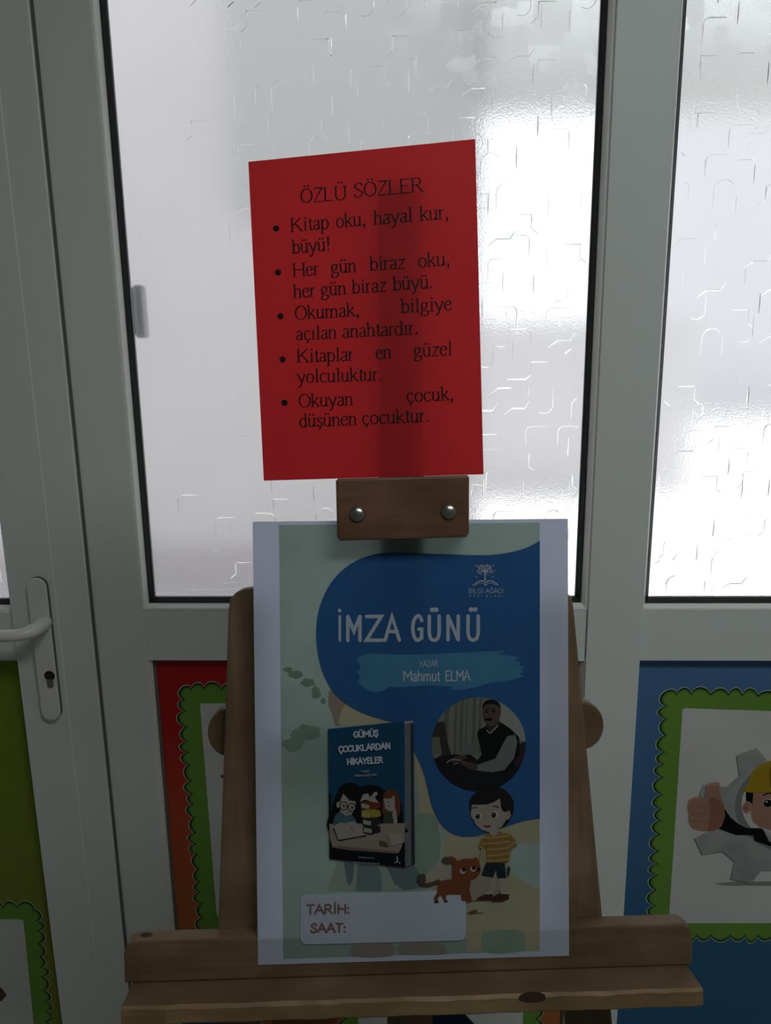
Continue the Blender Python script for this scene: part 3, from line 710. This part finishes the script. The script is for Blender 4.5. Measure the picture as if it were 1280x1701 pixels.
# ---------------------------------------------------------------- red sheet of sayings
rs = bpy.data.objects.new('paper_sheet', None); COL.objects.link(rs); RF.place(rs, (0, 0, -.1485))
tag(rs, 'red paper sheet with black printed sayings, standing on the wooden clamp', 'paper sign')
def shift(o, dz=.1485):
    for v in o.data.vertices: v.co.z += dz
    return o
REDP = mat('red_paper', (.70, .027, .033), .55, trans=.40, spec=.4, noise=.06, nscale=9)
a = Art(None, 0); a.poly(REDP, [(-.105, -.1485), (.105, -.1485), (.105, .1485), (-.105, .1485)], local=True); shift(a.build('sheet', rs))
BT = mat('black_toner', (.012, .010, .010), .5, trans=.05)
ZR4 = lambda X, Y_: RF.loc(400 + X/2.836, 220 + Y_/2.836)
LINES = [
 [('ÖZLÜ', 283, 332, 497, 315), ('SÖZLER', 533, 306, 857, 277)],
 [('Kitap', 237, 468, 415, 452), ('oku,', 450, 449, 588, 437), ('hayal', 628, 434, 808, 419), ('kur,', 845, 416, 978, 405)],
 [('büyü!', 243, 570, 425, 555)],
 [('Her', 247, 680, 368, 671), ('gün', 425, 665, 543, 656), ('biraz', 608, 650, 773, 640), ('oku,', 837, 636, 984, 624)],
 [('her', 250, 780, 350, 773), ('gün', 378, 770, 495, 762), ('biraz', 525, 758, 685, 748), ('büyü.', 718, 744, 905, 732)],
 [('Okumak,', 257, 882, 558, 864), ('bilgiye', 755, 850, 992, 836)],
 [('açılan', 262, 978, 450, 970), ('anahtardır.', 480, 967, 837, 949)],
 [('Kitaplar', 267, 1084, 530, 1074), ('en', 637, 1067, 708, 1062), ('güzel', 815, 1057, 995, 1048)],
 [('yolculuktur.', 268, 1180, 666, 1167)],
 [('Okuyan', 275, 1295, 528, 1284), ('çocuk,', 782, 1270, 1003, 1260)],
 [('düşünen', 277, 1388, 545, 1377), ('çocuktur.', 573, 1375, 888, 1362)]]
SIZE = .0182
for li, ln in enumerate(LINES):
    for (w_, X0, Y0, X1, Y1) in ln:
        a = Art(None, .0002); word(a, BT, w_, ZR4(X0, Y0), ZR4(X1, Y1), SIZE, 8.4, 4.3); shift(a.build('heading_word' if li == 0 else 'printed_word', rs))
for X, Y_ in ((166, 453), (175, 660), (186, 866), (196, 1070), (205, 1274)):
    a = Art(ZR4, .0002); a.ell(BT, X, Y_, 15, 15); shift(a.build('bullet', rs))

# ---------------------------------------------------------------- A3 poster
ps = bpy.data.objects.new('event_poster', None); COL.objects.link(ps); EF.place(ps, (0, 0, -.21))
tag(ps, 'white bordered blue and green book signing poster clamped on the easel', 'poster')
PE = lambda px, py: EF.loc(px, py)
def ph(o): return shift(o, .21)
PW = mat('white_poster_paper', (.64, .70, .88), .45, trans=.50, spec=.3)
a = Art(PE, 0)
T3 = [(463, 872), (896, 868), (896, 1580), (470, 1593)]
loc4 = [PE(*p) for p in T3]; O4 = [(-.1485, .21), (.1485, .21), (.1485, -.21), (-.1485, -.21)]
PR = mat('watercolour_print', (.40, .50, .46), .5, trans=.50, spec=.25, nscale=13, col2=(.285, .39, .36))
a.step = 0
a.poly(PR, loc4, local=True)
for i in range(4):
    j = (i+1) % 4; a.poly(PW, [O4[i], O4[j], loc4[j], loc4[i]], local=True)
ph(a.build('sheet', ps))
# soft background washes
BEI = mat('beige_wash', (.50, .44, .31), .5, trans=INK, spec=.2, nscale=16, col2=(.40, .40, .29))
SAG = mat('sage_wash', (.30, .42, .33), .5, trans=INK, spec=.2, nscale=30, col2=(.24, .34, .28))
DKG = mat('dark_leaf_wash', (.20, .30, .235), .5, trans=INK, spec=.2, nscale=60, col2=(.25, .35, .28))
a = Art(PE, .00005, .00002)
a.poly(BEI, [(688, 1245), (735, 1300), (800, 1370), (896, 1355), (896, 1400), (852, 1402), (845, 1450), (896, 1478), (896, 1578), (775, 1580), (770, 1500), (730, 1440), (742, 1380), (700, 1370), (692, 1300)])
a.poly(SAG, [(688, 1360), (715, 1352), (728, 1372), (730, 1425), (705, 1460), (690, 1430)], True)
a.poly(SAG, [(800, 1552), (812, 1546), (862, 1545), (872, 1560), (866, 1580), (806, 1582)], True)
a.poly((.46, .40, .36), [(700, 1470), (735, 1425), (760, 1415), (775, 1440), (770, 1480)], True)
a.poly((.35, .28, .23), [(546, 1146), (560, 1150), (577, 1162), (574, 1175), (566, 1190), (564, 1206), (556, 1205), (551, 1185), (545, 1172)])
a.poly((.50, .47, .33), [(566, 1185), (574, 1170), (590, 1165), (615, 1178), (645, 1194), (640, 1202), (568, 1205)], True)
for cx_, cy_, rx_, ry_ in ((490, 1120, 16, 9), (512, 1134, 14, 9), (525, 1150, 10, 12), (478, 1112, 9, 5), (536, 1164, 6, 6), (500, 1222, 22, 12), (515, 1215, 20, 14), (486, 1236, 18, 14)):
    pts = [(cx_ + rx_*math.cos(t)*random.uniform(.6, 1.1), cy_ + ry_*math.sin(t)*random.uniform(.6, 1.1)) for t in [k*2*PI/14 for k in range(14)]]
    a.poly(DKG, pts, True)
a.poly((.34, .42, .37), [(560, 1432), (543, 1478), (600, 1480), (640, 1484), (662, 1480), (655, 1440), (640, 1432)])
a.poly((.17, .23, .25), [(571, 1430), (588, 1433), (586, 1462), (580, 1472), (575, 1462)])
a.poly((.20, .27, .30), [(594, 1434), (627, 1438), (633, 1450), (634, 1480), (591, 1480)])
a.poly((.16, .23, .255), [(640, 1437), (688, 1436), (703, 1462), (700, 1474), (672, 1478), (655, 1468)])
a.poly((.30, .27, .24), [(584, 1571), (605, 1566), (648, 1568), (655, 1582), (640, 1589), (590, 1588)], True)
a.poly((.30, .27, .24), [(662, 1570), (690, 1563), (728, 1566), (742, 1578), (735, 1585), (668, 1584)], True)
ph(a.build('background_wash', ps))
# navy shape
NV = mat('navy_print', (.040, .155, .40), .45, trans=.52, spec=.25, nscale=6, col2=(.032, .13, .35))
a = Art(PE, .0008)
nav = catmull([(896, 898), (870, 911), (830, 920), (790, 922), (700, 919), (650, 918), (620, 921), (590, 932), (565, 950), (545, 975), (530, 1010), (525, 1045), (527, 1080), (535, 1115),
      (550, 1145), (570, 1165), (600, 1183), (640, 1196), (676, 1203), (686, 1225), (688, 1247), (702, 1279), (709, 1305), (717, 1338), (730, 1366), (746, 1381), (762, 1388), (778, 1389), (796, 1387), (820, 1379), (842, 1372), (866, 1364), (896, 1358.5)], 4)
a.poly(NV, nav + [(896, 1358.5)]); ph(a.build('navy_shape', ps))
# brush stroke
ZT = lambda X, Y_: PE(540 + X/3.5556, 1000 + Y_/3.5556)
a = Art(ZT, .0009)
BR_ = [(180, 340), (215, 315), (260, 303), (400, 308), (560, 308), (700, 302), (850, 296), (960, 290), (1063, 287), (1050, 297), (1000, 301), (1040, 308), (1090, 318), (1150, 322), (1115, 345), (1155, 355), (1140, 370),
       (1180, 385), (1150, 400), (1170, 410), (1145, 425), (1170, 437), (1100, 458), (1050, 468), (970, 475), (900, 500), (780, 520), (735, 512), (752, 500), (600, 490), (500, 497), (440, 503), (370, 500), (355, 517),
       (300, 530), (265, 528), (190, 475), (205, 440), (190, 410), (210, 385), (195, 352)]
a.poly(mat('brush_blue', (.085, .30, .50), .5, trans=INK, spec=.2, nscale=20, col2=(.07, .26, .44)), BR_); ph(a.build('brush_stroke', ps))
LW = mat('lettering_white', (.60, .66, .74), .5, trans=INK, spec=.2)
SC = 1/1765.0
# title, letter by letter
a = Art(None, .0009)
for ch, xa, xb in (('İ', 75, 97), ('M', 120, 218), ('Z', 237, 340), ('A', 350, 440), ('G', 508, 582), ('Ü', 600, 685), ('N', 710, 800), ('Ü', 828, 915)):
    by = 226 - (xa-75)*.006
    em = 141/3.5556*SC/.66*1.0
    adv = G[ch][0]
    if ch == 'İ':
        p0 = ZT(86-25, by); p1 = ZT(86+25, by)
        xw = 50
        word(a, LW, ch, (PE(540+(86-13)/3.5556, 0)[0], p0[1]), (PE(540+(86+13)/3.5556, 0)[0]+.00001, p0[1]), em, 12.5, 12.5, False, 7.6) if False else None
        o_ = a.off; a.step = 3e-6
        xc, zt_, zb_ = 86, 84, 226
        a.poly(LW, [ZT(xc-8, zt_), ZT(xc+8, zt_), ZT(xc+8, zb_), ZT(xc-8, zb_)], local=True); a.fn = ZT
        a.ell(LW, xc, zt_, 8); a.ell(LW, xc, zb_, 8); a.ell(LW, xc-1, 50, 11); a.step = .00003
        continue
    word(a, LW, ch, ZT(xa+9, by), ZT(xb-9, by-.6), em, 9.8, 9.8, False, 6.8) if ch not in 'MNAZ' else word(a, LW, ch, ZT(xa+9-(2 if ch in 'AZ' else 0), by), ZT(xb-9+(2 if ch in 'AZ' else 0), by-.6), em, 9.8, 9.8, False, 6.8)
ph(a.build('title_lettering', ps))
a = Art(None, .0012)
word(a, LW, 'YAZAR', ZT(556, 381), ZT(664, 377), 37/3.5556*SC/.66*.92, 7, 7, False)
ph(a.build('small_lettering', ps))
a = Art(None, .0012)
word(a, LW, 'Mahmut', ZT(461, 465), ZT(673, 464), 62/3.5556*SC/.66*.95, 8, 8, False); word(a, LW, 'ELMA', ZT(710, 463), ZT(851, 461), 62/3.5556*SC/.66*.95, 8, 8, False)
ph(a.build('author_lettering', ps))
# publisher emblem
ZL = lambda X, Y_: PE(760 + X/12.8, 920 + Y_/12.8)
a = Art(ZL, .0009, .00001)
rl_ = random.Random(11)
a.poly(LW, [(555, 560), (566, 500), (562, 400), (520, 350), (575, 375), (640, 340), (592, 400), (588, 500), (600, 560)])
for k in range(11):
    t = PI*(-.10 + 1.2*k/10); r0, r1 = 40, rl_.uniform(105, 150)
    x_, y_ = 577 + math.cos(t)*r1*1.1, 350 - math.sin(t)*r1
    a.line(LW, [(577, 385), (577 + math.cos(t)*55, 365 - math.sin(t)*50), (x_, y_)], 10)
    for q in range(3): a.ell(LW, x_ + rl_.uniform(-28, 28), y_ + rl_.uniform(-24, 24), 14, 8, rl_.uniform(0, 3), 8)
for k in range(26):
    t = rl_.uniform(0, 2*PI); r_ = rl_.uniform(60, 150); a.ell(LW, 577 + math.cos(t)*r_*1.05, 345 + math.sin(t)*r_*.85, 13, 9, rl_.uniform(0, 3), 8)
for x_, y_ in ((388, 250), (742, 248), (392, 485), (733, 485), (408, 368), (750, 372)): a.poly(LW, [(x_, y_-22), (x_+16, y_), (x_, y_+22), (x_-16, y_)])
for x_ in (322, 800): a.ell(LW, x_, 340, 20, 6, 0, 8)
a.line(LW, [(315, 672), (400, 605), (480, 572), (540, 575), (582, 606), (630, 575), (690, 570), (770, 600), (852, 665)], 22)
a.line(LW, [(375, 665), (440, 622), (520, 618), (582, 650), (645, 618), (720, 620), (800, 660)], 12)
a.ell(LW, 582, 662, 30, 10, 0, 10)
ph(a.build('publisher_emblem', ps))
a = Art(None, .0009)
word(a, LW, 'BİLGİ', ZL(232, 832), ZL(538, 832), 92/12.8*SC/.66, 7, 7, False); word(a, LW, 'AĞACI', ZL(592, 832), ZL(966, 830), 92/12.8*SC/.66, 7, 7, False)
for i, ch in enumerate('YAYINLARI'):
    xx = 240 + i*89; a.step = 2e-6
    word(a, LW, ch, ZL(xx, 914), ZL(xx + (5 if ch == 'I' else 36), 914), 45/12.8*SC/.66, 9, 9, False)
ph(a.build('publisher_lettering', ps))
# portrait in a circle
ZP = lambda X, Y_: PE(680 + X/4.571, 1130 + Y_/4.571)
a = Art(ZP, .0010, .00002)
def circ_clip(pts, cx=523, cy=484, r=357):
    out = []
    for x, y in pts:
        d = math.hypot(x-cx, y-cy); out.append((x, y) if d <= r else (cx + (x-cx)*r/d, cy + (y-cy)*r/d))
    return out
def densify(pts, n=8):
    out = []
    for i in range(len(pts)):
        p, q = pts[i], pts[(i+1) % len(pts)]
        out += [(p[0]+(q[0]-p[0])*k/n, p[1]+(q[1]-p[1])*k/n) for k in range(n)]
    return out
def cp(col, pts): a.poly(col, circ_clip(densify(pts)))
a.ell((.22, .235, .20), 523, 484, 357, 357, 0, 64)
for i, (xa, xb) in enumerate(((270, 300), (345, 362), (385, 410), (430, 440), (480, 505), (530, 545))): cp((.15, .155, .12), [(xa, 130), (xb, 130), (xb-10, 560), (xa-15, 560)])
cp((.36, .38, .36), [(640, 130), (900, 250), (900, 480), (820, 440), (690, 330)])
cp((.05, .045, .04), [(160, 320), (265, 310), (290, 480), (330, 600), (300, 700), (140, 640), (240, 560), (225, 430), (160, 440)])
cp((.16, .18, .13), [(165, 430), (222, 425), (245, 545), (170, 555)])
cp((.02, .02, .025), [(150, 600), (300, 560), (460, 560), (560, 640), (850, 620), (860, 700), (700, 850), (420, 850), (180, 760)])
cp((.05, .03, .05), [(820, 480), (880, 460), (880, 600), (800, 660)])
cp((.17, .19, .185), [(545, 350), (500, 420), (470, 490), (400, 510), (360, 550), (390, 575), (480, 545), (545, 510)])         # far sleeve
cp((.014, .015, .02), [(510, 400), (525, 370), (590, 340), (690, 315), (770, 370), (830, 430), (835, 560), (760, 680), (690, 700), (520, 640), (510, 610), (545, 560)])  # vest
cp((.20, .22, .215), [(800, 410), (740, 420), (690, 510), (650, 590), (520, 635), (505, 680), (620, 695), (715, 680), (790, 590), (815, 470)])        # near sleeve
cp((.10, .07, .055), [(520, 635), (440, 615), (385, 600), (380, 625), (430, 660), (500, 683)])
cp((.10, .07, .055), [(395, 560), (370, 565), (300, 600), (330, 625), (400, 600), (440, 580)])
a.line((.30, .33, .33), [(280, 622), (320, 600), (390, 604)], 8); a.line((.25, .27, .28), [(330, 634), (370, 622)], 7, False)
cp((.055, .04, .034), [(575, 300), (580, 350), (610, 385), (660, 360), (685, 320), (670, 290)])
a.poly((.12, .088, .07), [(556, 190), (552, 240), (560, 290), (580, 325), (605, 345), (640, 340), (670, 310), (688, 260), (690, 210), (670, 170), (620, 155), (575, 165)], True)
a.poly((.012, .011, .012), [(553, 215), (556, 180), (580, 152), (620, 144), (660, 155), (685, 185), (688, 215), (672, 195), (640, 180), (600, 178), (572, 190)], True)
a.poly((.02, .015, .013), [(566, 292), (590, 283), (622, 286), (630, 298), (600, 304), (572, 304)], True)
a.ell((.015, .012, .012), 583, 238, 14, 7); a.ell((.015, .012, .012), 634, 234, 15, 7)
a.line((.015, .012, .012), [(568, 222), (583, 217), (598, 223)], 6); a.line((.015, .012, .012), [(616, 220), (635, 214), (654, 220)], 6)
a.line((.13, .10, .08), [(606, 235), (602, 262), (610, 272)], 7)
a.line((.34, .35, .34), [(585, 375), (605, 400), (660, 350), (668, 335)], 10, False)
ph(a.build('portrait_photo', ps))
# cartoon boy
ZC = lambda X, Y_: PE(680 + X/5.818, 1290 + Y_/5.818)
SK = (.42, .37, .33); HR = (.022, .022, .022); MU = (.30, .19, .055); ML = (.42, .32, .13)
a = Art(ZC, .0016, .00002)
a.poly((.36, .32, .27), [(765, 960), (870, 960), (862, 1130), (768, 1180), (640, 1190), (560, 1200), (560, 1090), (600, 1000), (700, 950)])
for pts in ([(765, 960), (843, 975), (820, 1060), (800, 1135), (762, 1125)], [(850, 970), (925, 975), (920, 1060), (938, 1120), (880, 1125), (862, 1060)]): a.poly(SK, pts)
a.poly((.50, .48, .46), [(735, 1112), (800, 1112), (800, 1135), (735, 1135)]); a.poly((.50, .48, .46), [(880, 1112), (950, 1112), (950, 1135), (880, 1135)])
a.poly((.085, .035, .03), [(630, 1188), (660, 1160), (720, 1130), (760, 1128), (800, 1125), (805, 1170), (780, 1188)]); a.poly((.085, .035, .03), [(788, 1200), (795, 1160), (850, 1122), (958, 1128), (958, 1175), (890, 1200)])
a.poly((.020, .035, .045), [(735, 820), (915, 830), (932, 975), (845, 975), (838, 880), (800, 970), (692, 950)])
a.poly((.03, .05, .05), [(940, 870), (962, 855), (970, 890), (955, 955), (940, 940)])
a.poly((.40, .36, .27), [(690, 690), (735, 700), (735, 830), (690, 910), (670, 820)])
a.poly(MU, [(745, 545), (875, 530), (960, 545), (1015, 600), (1035, 660), (965, 705), (955, 815), (740, 825), (738, 700), (668, 660), (700, 580)])
for y_ in (575, 632, 690, 748, 800): a.line(ML, [(742 if y_ > 640 else 700, y_+6), (840, y_+3), (958, y_-14)], 17)
a.line(ML, [(950, 668), (990, 640), (1025, 622)], 16); a.line(ML, [(672, 668), (735, 700)], 16, False)
a.line((.18, .10, .03), [(738, 590), (738, 700)], 5, False)
a.poly((.33, .15, .06), [(742, 560), (770, 548), (800, 568), (850, 560), (880, 540), (868, 522), (830, 530), (780, 535)])
a.poly(SK, [(765, 500), (850, 490), (850, 545), (810, 568), (770, 550)])
a.ell(HR, 790, 275, 212, 190, 0, 36)
a.poly(HR, [(575, 220), (1003, 220), (1000, 330), (960, 430), (900, 480), (640, 300), (595, 360)])
a.poly(SK, [(600, 262), (740, 262), (870, 205), (880, 300), (900, 330), (925, 335), (960, 318), (975, 360), (960, 400), (928, 410), (890, 470), (830, 510), (760, 528), (690, 505), (640, 460), (610, 400), (592, 385), (588, 350)])
a.poly(HR, [(592, 262), (650, 264), (740, 262), (810, 240), (872, 200), (860, 140), (640, 140), (590, 200)])
for cx_, cy_ in ((655, 370), (818, 358)): a.ell((.55, .54, .52), cx_, cy_, 36, 36); 
for cx_, cy_ in ((653, 375), (808, 362)): a.ell(HR, cx_, cy_, 22, 27); a.ell((.6, .6, .6), cx_-5, cy_-10, 5)
a.line(HR, [(606, 300), (625, 287), (648, 290)], 9); a.line(HR, [(800, 282), (830, 276), (858, 295)], 10)
a.poly((.15, .05, .04), [(705, 462), (740, 462), (778, 462), (765, 480), (738, 484)], True); a.line((.30, .22, .19), [(940, 340), (955, 350), (945, 385)], 6)
a.poly((.13, .09, .03), [(550, 1308), (600, 1282), (648, 1272), (646, 1306)]); a.poly((.42, .38, .22), [(652, 1275), (740, 1290), (650, 1305)])
ph(a.build('printed_boy', ps))
# white box for date and hour
a = Art(PE, .0012, .0001)
WB = mat('label_white', (.56, .61, .72), .5, trans=INK, spec=.2)
a.poly(WB, round_quad([PE(499, 1485), PE(773, 1478), PE(773, 1561), PE(499, 1568)], .007, 6), local=True); ph(a.build('white_label', ps))
a = Art(None, .0015)
BRN = mat('brown_lettering', (.26, .15, .15), .5, trans=INK)
zL = lambda X, Y_: PE(400 + X/2.2857, 1400 + Y_/2.2857)
word(a, BRN, 'TARİH:', zL(252, 267), zL(411, 264), 34/2.2857*SC/.66, 14, 14, False); word(a, BRN, 'SAAT:', zL(267, 337), zL(397, 335), 33/2.2857*SC/.66, 14, 14, False)
ph(a.build('date_lettering', ps))
# cat (overlaps the label)
a = Art(ZC, .0018, .00002)
CT = (.23, .072, .035); CTD = (.10, .075, .055)
a.line(CTD, [(150, 960), (110, 950), (92, 990), (120, 1030), (190, 1035), (290, 1000)], 38)
a.ell(CTD, 120, 985, 38, 36)
a.ell((.10, .085, .075), 365, 800, 52, 34, .1); a.line(CT, [(380, 785), (430, 810), (450, 880), (440, 960)], 60)
a.poly(CT, [(280, 1000), (430, 975), (560, 975), (590, 1010), (575, 1080), (600, 1200), (560, 1205), (540, 1190), (500, 1190), (495, 1130), (380, 1130), (350, 1135), (352, 1180), (370, 1200), (335, 1203), (312, 1150), (300, 1140), (270, 1165), (280, 1210), (240, 1212), (235, 1160), (265, 1110)])
a.poly(CT, [(420, 860), (480, 800), (560, 785), (625, 780), (630, 765), (665, 800), (670, 850), (680, 915), (650, 960), (600, 985), (500, 1000), (430, 980), (415, 930)], True)
a.poly(CT, [(480, 800), (520, 785), (575, 783), (560, 830)]); a.poly((.30, .15, .10), [(560, 815), (585, 785), (575, 825)])
a.ell((.50, .48, .44), 512, 905, 30, 26); a.ell((.50, .48, .44), 610, 885, 28, 26); a.ell(HR, 522, 890, 19, 20); a.ell(HR, 616, 874, 17, 19)
a.ell(HR, 662, 890, 14, 20); a.ell((.10, .04, .03), 258, 1200, 22, 12); a.ell((.10, .04, .03), 350, 1195, 18, 9)
ph(a.build('printed_cat', ps))
# book cover
ZB_ = lambda X, Y_: PE(400 + X/4.2667, 1150 + Y_/4.2667)
a = Art(ZB_, .0022, .00002)
a.poly((.17, .19, .21), [(1157, 205), (1205, 199), (1215, 1215), (1162, 1233)]); a.poly((.035, .05, .055), [(1200, 200), (1220, 197), (1232, 1210), (1205, 1217)])
a.poly((.42, .45, .50), [(1157, 203), (1220, 196), (1220, 210), (1157, 217)])
a.poly((.012, .075, .16), [(617, 255), (1157, 200), (1162, 1233), (628, 1175)])
a.poly((.010, .012, .018), [(622, 720), (640, 710), (640, 1000), (624, 1000)])
a.poly((.010, .012, .018), [(626, 960), (1161, 960), (1162, 1233), (628, 1175)])
a.poly((.010, .010, .014), [(800, 700), (850, 660), (960, 655), (1020, 690), (1090, 720), (1135, 780), (1150, 930), (1150, 990), (645, 990), (650, 800), (690, 700)], True)
tb = (.36, .30, .26)
a.poly(tb, [(626, 925), (1160, 920), (1160, 1050), (1145, 1060), (1135, 1095), (1115, 1130), (1030, 1128), (900, 1112), (760, 1108), (700, 1090), (650, 1088), (632, 1040)])
a.poly((.22, .17, .15), [(640, 1090), (760, 1110), (1110, 1135), (1110, 1120), (900, 1100), (700, 1080)])
# boy with glasses
a.poly((.07, .16, .21), [(650, 930), (665, 870), (700, 835), (780, 850), (815, 900), (830, 935), (790, 945)])
a.ell((.016, .013, .014), 770, 715, 88, 82); a.poly((.42, .38, .35), [(700, 770), (725, 710), (770, 760), (812, 765), (812, 820), (780, 860), (740, 866), (705, 840)])
a.ell((.42, .38, .35), 690, 790, 14, 22)
a.poly((.016, .013, .014), [(700, 740), (722, 700), (760, 740), (815, 762), (820, 690), (730, 660)])
for cx_ in (727, 785): a.ell((.05, .02, .02), cx_, 797 + (cx_-727)*.2, 29, 32); a.ell((.42, .39, .36), cx_, 797 + (cx_-727)*.2, 22, 25); a.ell(HR, cx_+3, 798 + (cx_-727)*.2, 7, 10)
a.line((.05, .02, .02), [(750, 800), (765, 805)], 6, False); a.line((.1, .04, .04), [(745, 842), (755, 846), (768, 842)], 4)
a.poly((.40, .37, .34), [(650, 950), (700, 915), (830, 925), (890, 1000), (690, 1045)]); a.line((.03, .03, .03), [(655, 955), (690, 1042), (888, 1008)], 9, False)
a.line((.2, .18, .17), [(770, 930), (800, 985)], 5, False); a.poly((.42, .38, .35), [(750, 915), (800, 905), (825, 925), (780, 938)])
# stack of books
for i, (c_, y_) in enumerate((((.17, .04, .03), 770), ((.36, .29, .06), 828), ((.03, .03, .035), 885), ((.03, .03, .035), 940))):
    x_ = 848 + i*6; a.poly(c_, [(x_, y_), (x_+80, y_-8), (985, y_), (990, y_+40), (920, y_+62), (x_, y_+48)]); a.poly((.40, .38, .34) if i != 1 else (.42, .37, .15), [(x_+4, y_+8), (x_+62, y_+22), (x_+58, y_+50), (x_+6, y_+40)])
a.poly((.42, .41, .39), [(842, 768), (865, 715), (900, 708), (915, 735), (945, 700), (960, 695), (968, 715), (945, 735), (978, 775), (920, 765), (880, 752)])
# girl
a.poly((.17, .055, .035), [(1000, 760), (1015, 700), (1060, 672), (1100, 690), (1125, 740), (1130, 830), (1110, 880), (1090, 860), (1000, 850)])
a.poly((.42, .38, .35), [(1012, 745), (1060, 745), (1085, 720), (1090, 780), (1085, 820), (1060, 838), (1020, 815)]); a.line((.05, .04, .04), [(1032, 770), (1050, 768)], 5, False); a.ell((.3, .12, .1), 1046, 798, 8, 5)
a.poly((.05, .075, .05), [(1010, 850), (1040, 835), (1090, 850), (1105, 915), (1005, 918)]); a.poly((.42, .38, .35), [(1070, 850), (1085, 800), (1098, 830), (1108, 915), (1085, 925)])
a.poly((.40, .37, .34), [(1035, 990), (1130, 985), (1145, 1060), (1065, 1078)]); a.poly((.12, .10, .09), [(978, 1040), (1035, 1055), (1045, 1088), (985, 1075)])
ph(a.build('printed_book', ps))
a = Art(None, .0036)
for w_, xa, ya, xb, yb, h in (('GÜMÜŞ', 802, 312, 970, 300, 40), ('ÇOCUKLARDAN', 697, 416, 1055, 389, 40), ('HİKAYELER', 755, 503, 1001, 488, 40)):
    word(a, LW, w_, ZB_(xa, ya), ZB_(xb, yb), h/4.2667*SC/.66, 17, 17, False, 8)
for w_, xa, ya, xb, yb, h in (('Yazar:', 850, 556, 914, 552, 15), ('Mahmut', 806, 587, 893, 583, 15), ('ELMA', 900, 582, 960, 579, 15)):
    word(a, mat('dim_lettering', (.40, .45, .50), .5, trans=INK), w_, ZB_(xa, ya), ZB_(xb, yb), h/4.2667*SC/.66, 12, 12, False, 8)
ph(a.build('book_title', ps))
a = Art(ZB_, .0036, .00001); DL = mat('dim_lettering', (.40, .45, .50), .5, trans=INK); r2 = random.Random(3)
for (xa, xb, y_, sl_) in ((832, 938, 1152, .06), (797, 985, 1186, .06)):
    x_ = xa
    while x_ < xb:
        h_ = r2.uniform(7, 12); a.line(DL, [(x_, y_ + (x_-xa)*sl_ + h_), (x_+r2.uniform(-2, 5), y_ + (x_-xa)*sl_)], 4.5, False); x_ += r2.uniform(8, 14)
a.line(DL, [(1105, 1190), (1107, 1165), (1104, 1150)], 9); a.line(DL, [(1085, 1196), (1105, 1188), (1128, 1200)], 6)
ph(a.build('book_small_print', ps))
